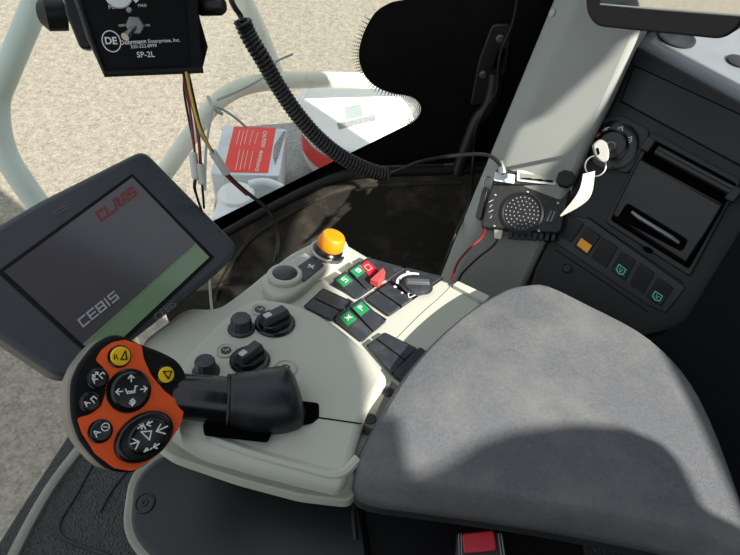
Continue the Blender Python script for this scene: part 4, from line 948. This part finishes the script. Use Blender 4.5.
nu = obj('toggle_nut', MB().lathe(FX.hit(135, 26, .0014), FX.n, [(9 * s, 0), (9 * s, .004), (8 * s, .005), (6 * s, .005), (6 * s, .009), (4.5 * s, .009)], 6), 'metal', cb, sharp=20)
obj('toggle_stick', MB().tube([FX.hit(135, 26, .008), FX.hit(128, 34, .020), FX.hit(125, 37, .024)], [.0028, .0030, .0036], 12), 'metal', cb)
obj('indicator', MB().lathe(FX.hit(129, 10, .0014), FX.n, [(2.8 * s, 0), (2.4 * s, .002), (.5 * s, .0026)], 14), 'sticker', cb)
dl = obj('dial_knob', MB().lathe(FX.hit(118, -6, .0014), FX.n, [(13 * s, 0), (13 * s, .002), (12 * s, .003), (1 * s, .003)], 36), 'white', cb)
ar = MB().prism(FX, FX.uvs([(131, -2), (136, 3.5), (141, -2)]), .0014, .0018); obj('scale_mark', ar, 'white', cb)
tx = MB(); W_ = .0016
text_mb(tx, 'Min', FX, (109, 9), (117, 9), W_); text_mb(tx, 'MAX', FX, (138.5, 7), (147, 6.6), W_); text_mb(tx, 'OFF', FX, (119, 27), (125, 26.5), W_); text_mb(tx, 'ON', FX, (145.5, 26.4), (150, 26.2), W_)
text_mb(tx, 'Dohrmann', FX, (120.5, 44.8), (146.5, 43), W_, bold=.025); text_mb(tx, 'Enterprises, Inc.', FX, (148.5, 43), (180, 41.5), W_, bold=.012); text_mb(tx, '320-252-8999', FX, (131, 48.3), (157, 47), W_, bold=.012)
text_mb(tx, 'SP-2L', FX, (137.3, 57.5), (155, 56.8), W_, bold=.012); text_mb(tx, 'DE', FX, (105.5, 44), (117.5, 44), W_, bold=.03)
c = FX.uv(111.5, 41.5); tx.stroke(FX, ell(c[0], c[1], 8.3 * s, 9.6 * s, 0, 30), .0009, W_, closed=True)
obj('lettering', tx, 'white', cb)
hn = thing('wire_harness', 'bundle of thin red, black and yellow wires with white sleeves below the black switch box', 'wires', P(200, 190, .58))
def wire(m_, pts, r=.0013): obj('wire', MB().tube(px_tube(pts), r, 7), m_, hn)
wire('wred', [(183, 68, .545), (185, 85, .55), (190, 110, .555), (193, 135, .56), (195, 155, .565)])
wire('black', [(186, 68, .55), (188, 90, .55), (195, 118, .555), (199, 145, .56), (200, 165, .57)])
wire('wred', [(189, 68, .545), (189, 92, .545), (194, 112, .55), (198, 128, .555), (200, 150, .56), (201, 166, .57)])
wire('black', [(184.5, 68, .555), (184, 90, .56), (188, 115, .56), (193, 140, .565), (195, 155, .565)])
wire('sticker', [(187, 68, .54), (191, 95, .545), (197, 120, .55), (201, 135, .555), (206, 143, .56), (213, 154, .565)], .0011)
wire('wyel', [(186, 72, .538), (192, 100, .54), (199, 126, .545), (206, 140, .555), (212, 151, .565)], .0013)
wire('black', [(188, 70, .55), (194, 98, .55), (200, 124, .555), (207, 141, .56), (213, 152, .565)], .0012)
for a, b_ in (((193, 152, .565), (196, 179, .575)), ((199.5, 163, .57), (202, 184, .58)), ((212, 151, .568), (227, 174, .59))):
    p, q = P(*a), P(*b_); obj('connector_sleeve', MB().tube([p, p.lerp(q, .05), p.lerp(q, .95), q], [.003, .0042, .0042, .003], 12), 'wwhite', hn)
wire('black', [(196, 178, .575), (195, 188, .58), (198, 200, .60), (203, 214, .62)])
wire('wred', [(195, 178, .575), (194, 186, .58), (196, 194, .59)])
wire('black', [(202, 183, .58), (203, 195, .59), (204, 208, .61)])
wire('black', [(227, 174, .59), (236, 183, .60), (249, 194, .62), (266, 208, .66), (276, 225, .69), (278, 243, .71), (275, 262, .72)], .0022)
wire('wred', [(226, 175.5, .588), (235, 184.5, .598), (247, 195, .615)], .0014)
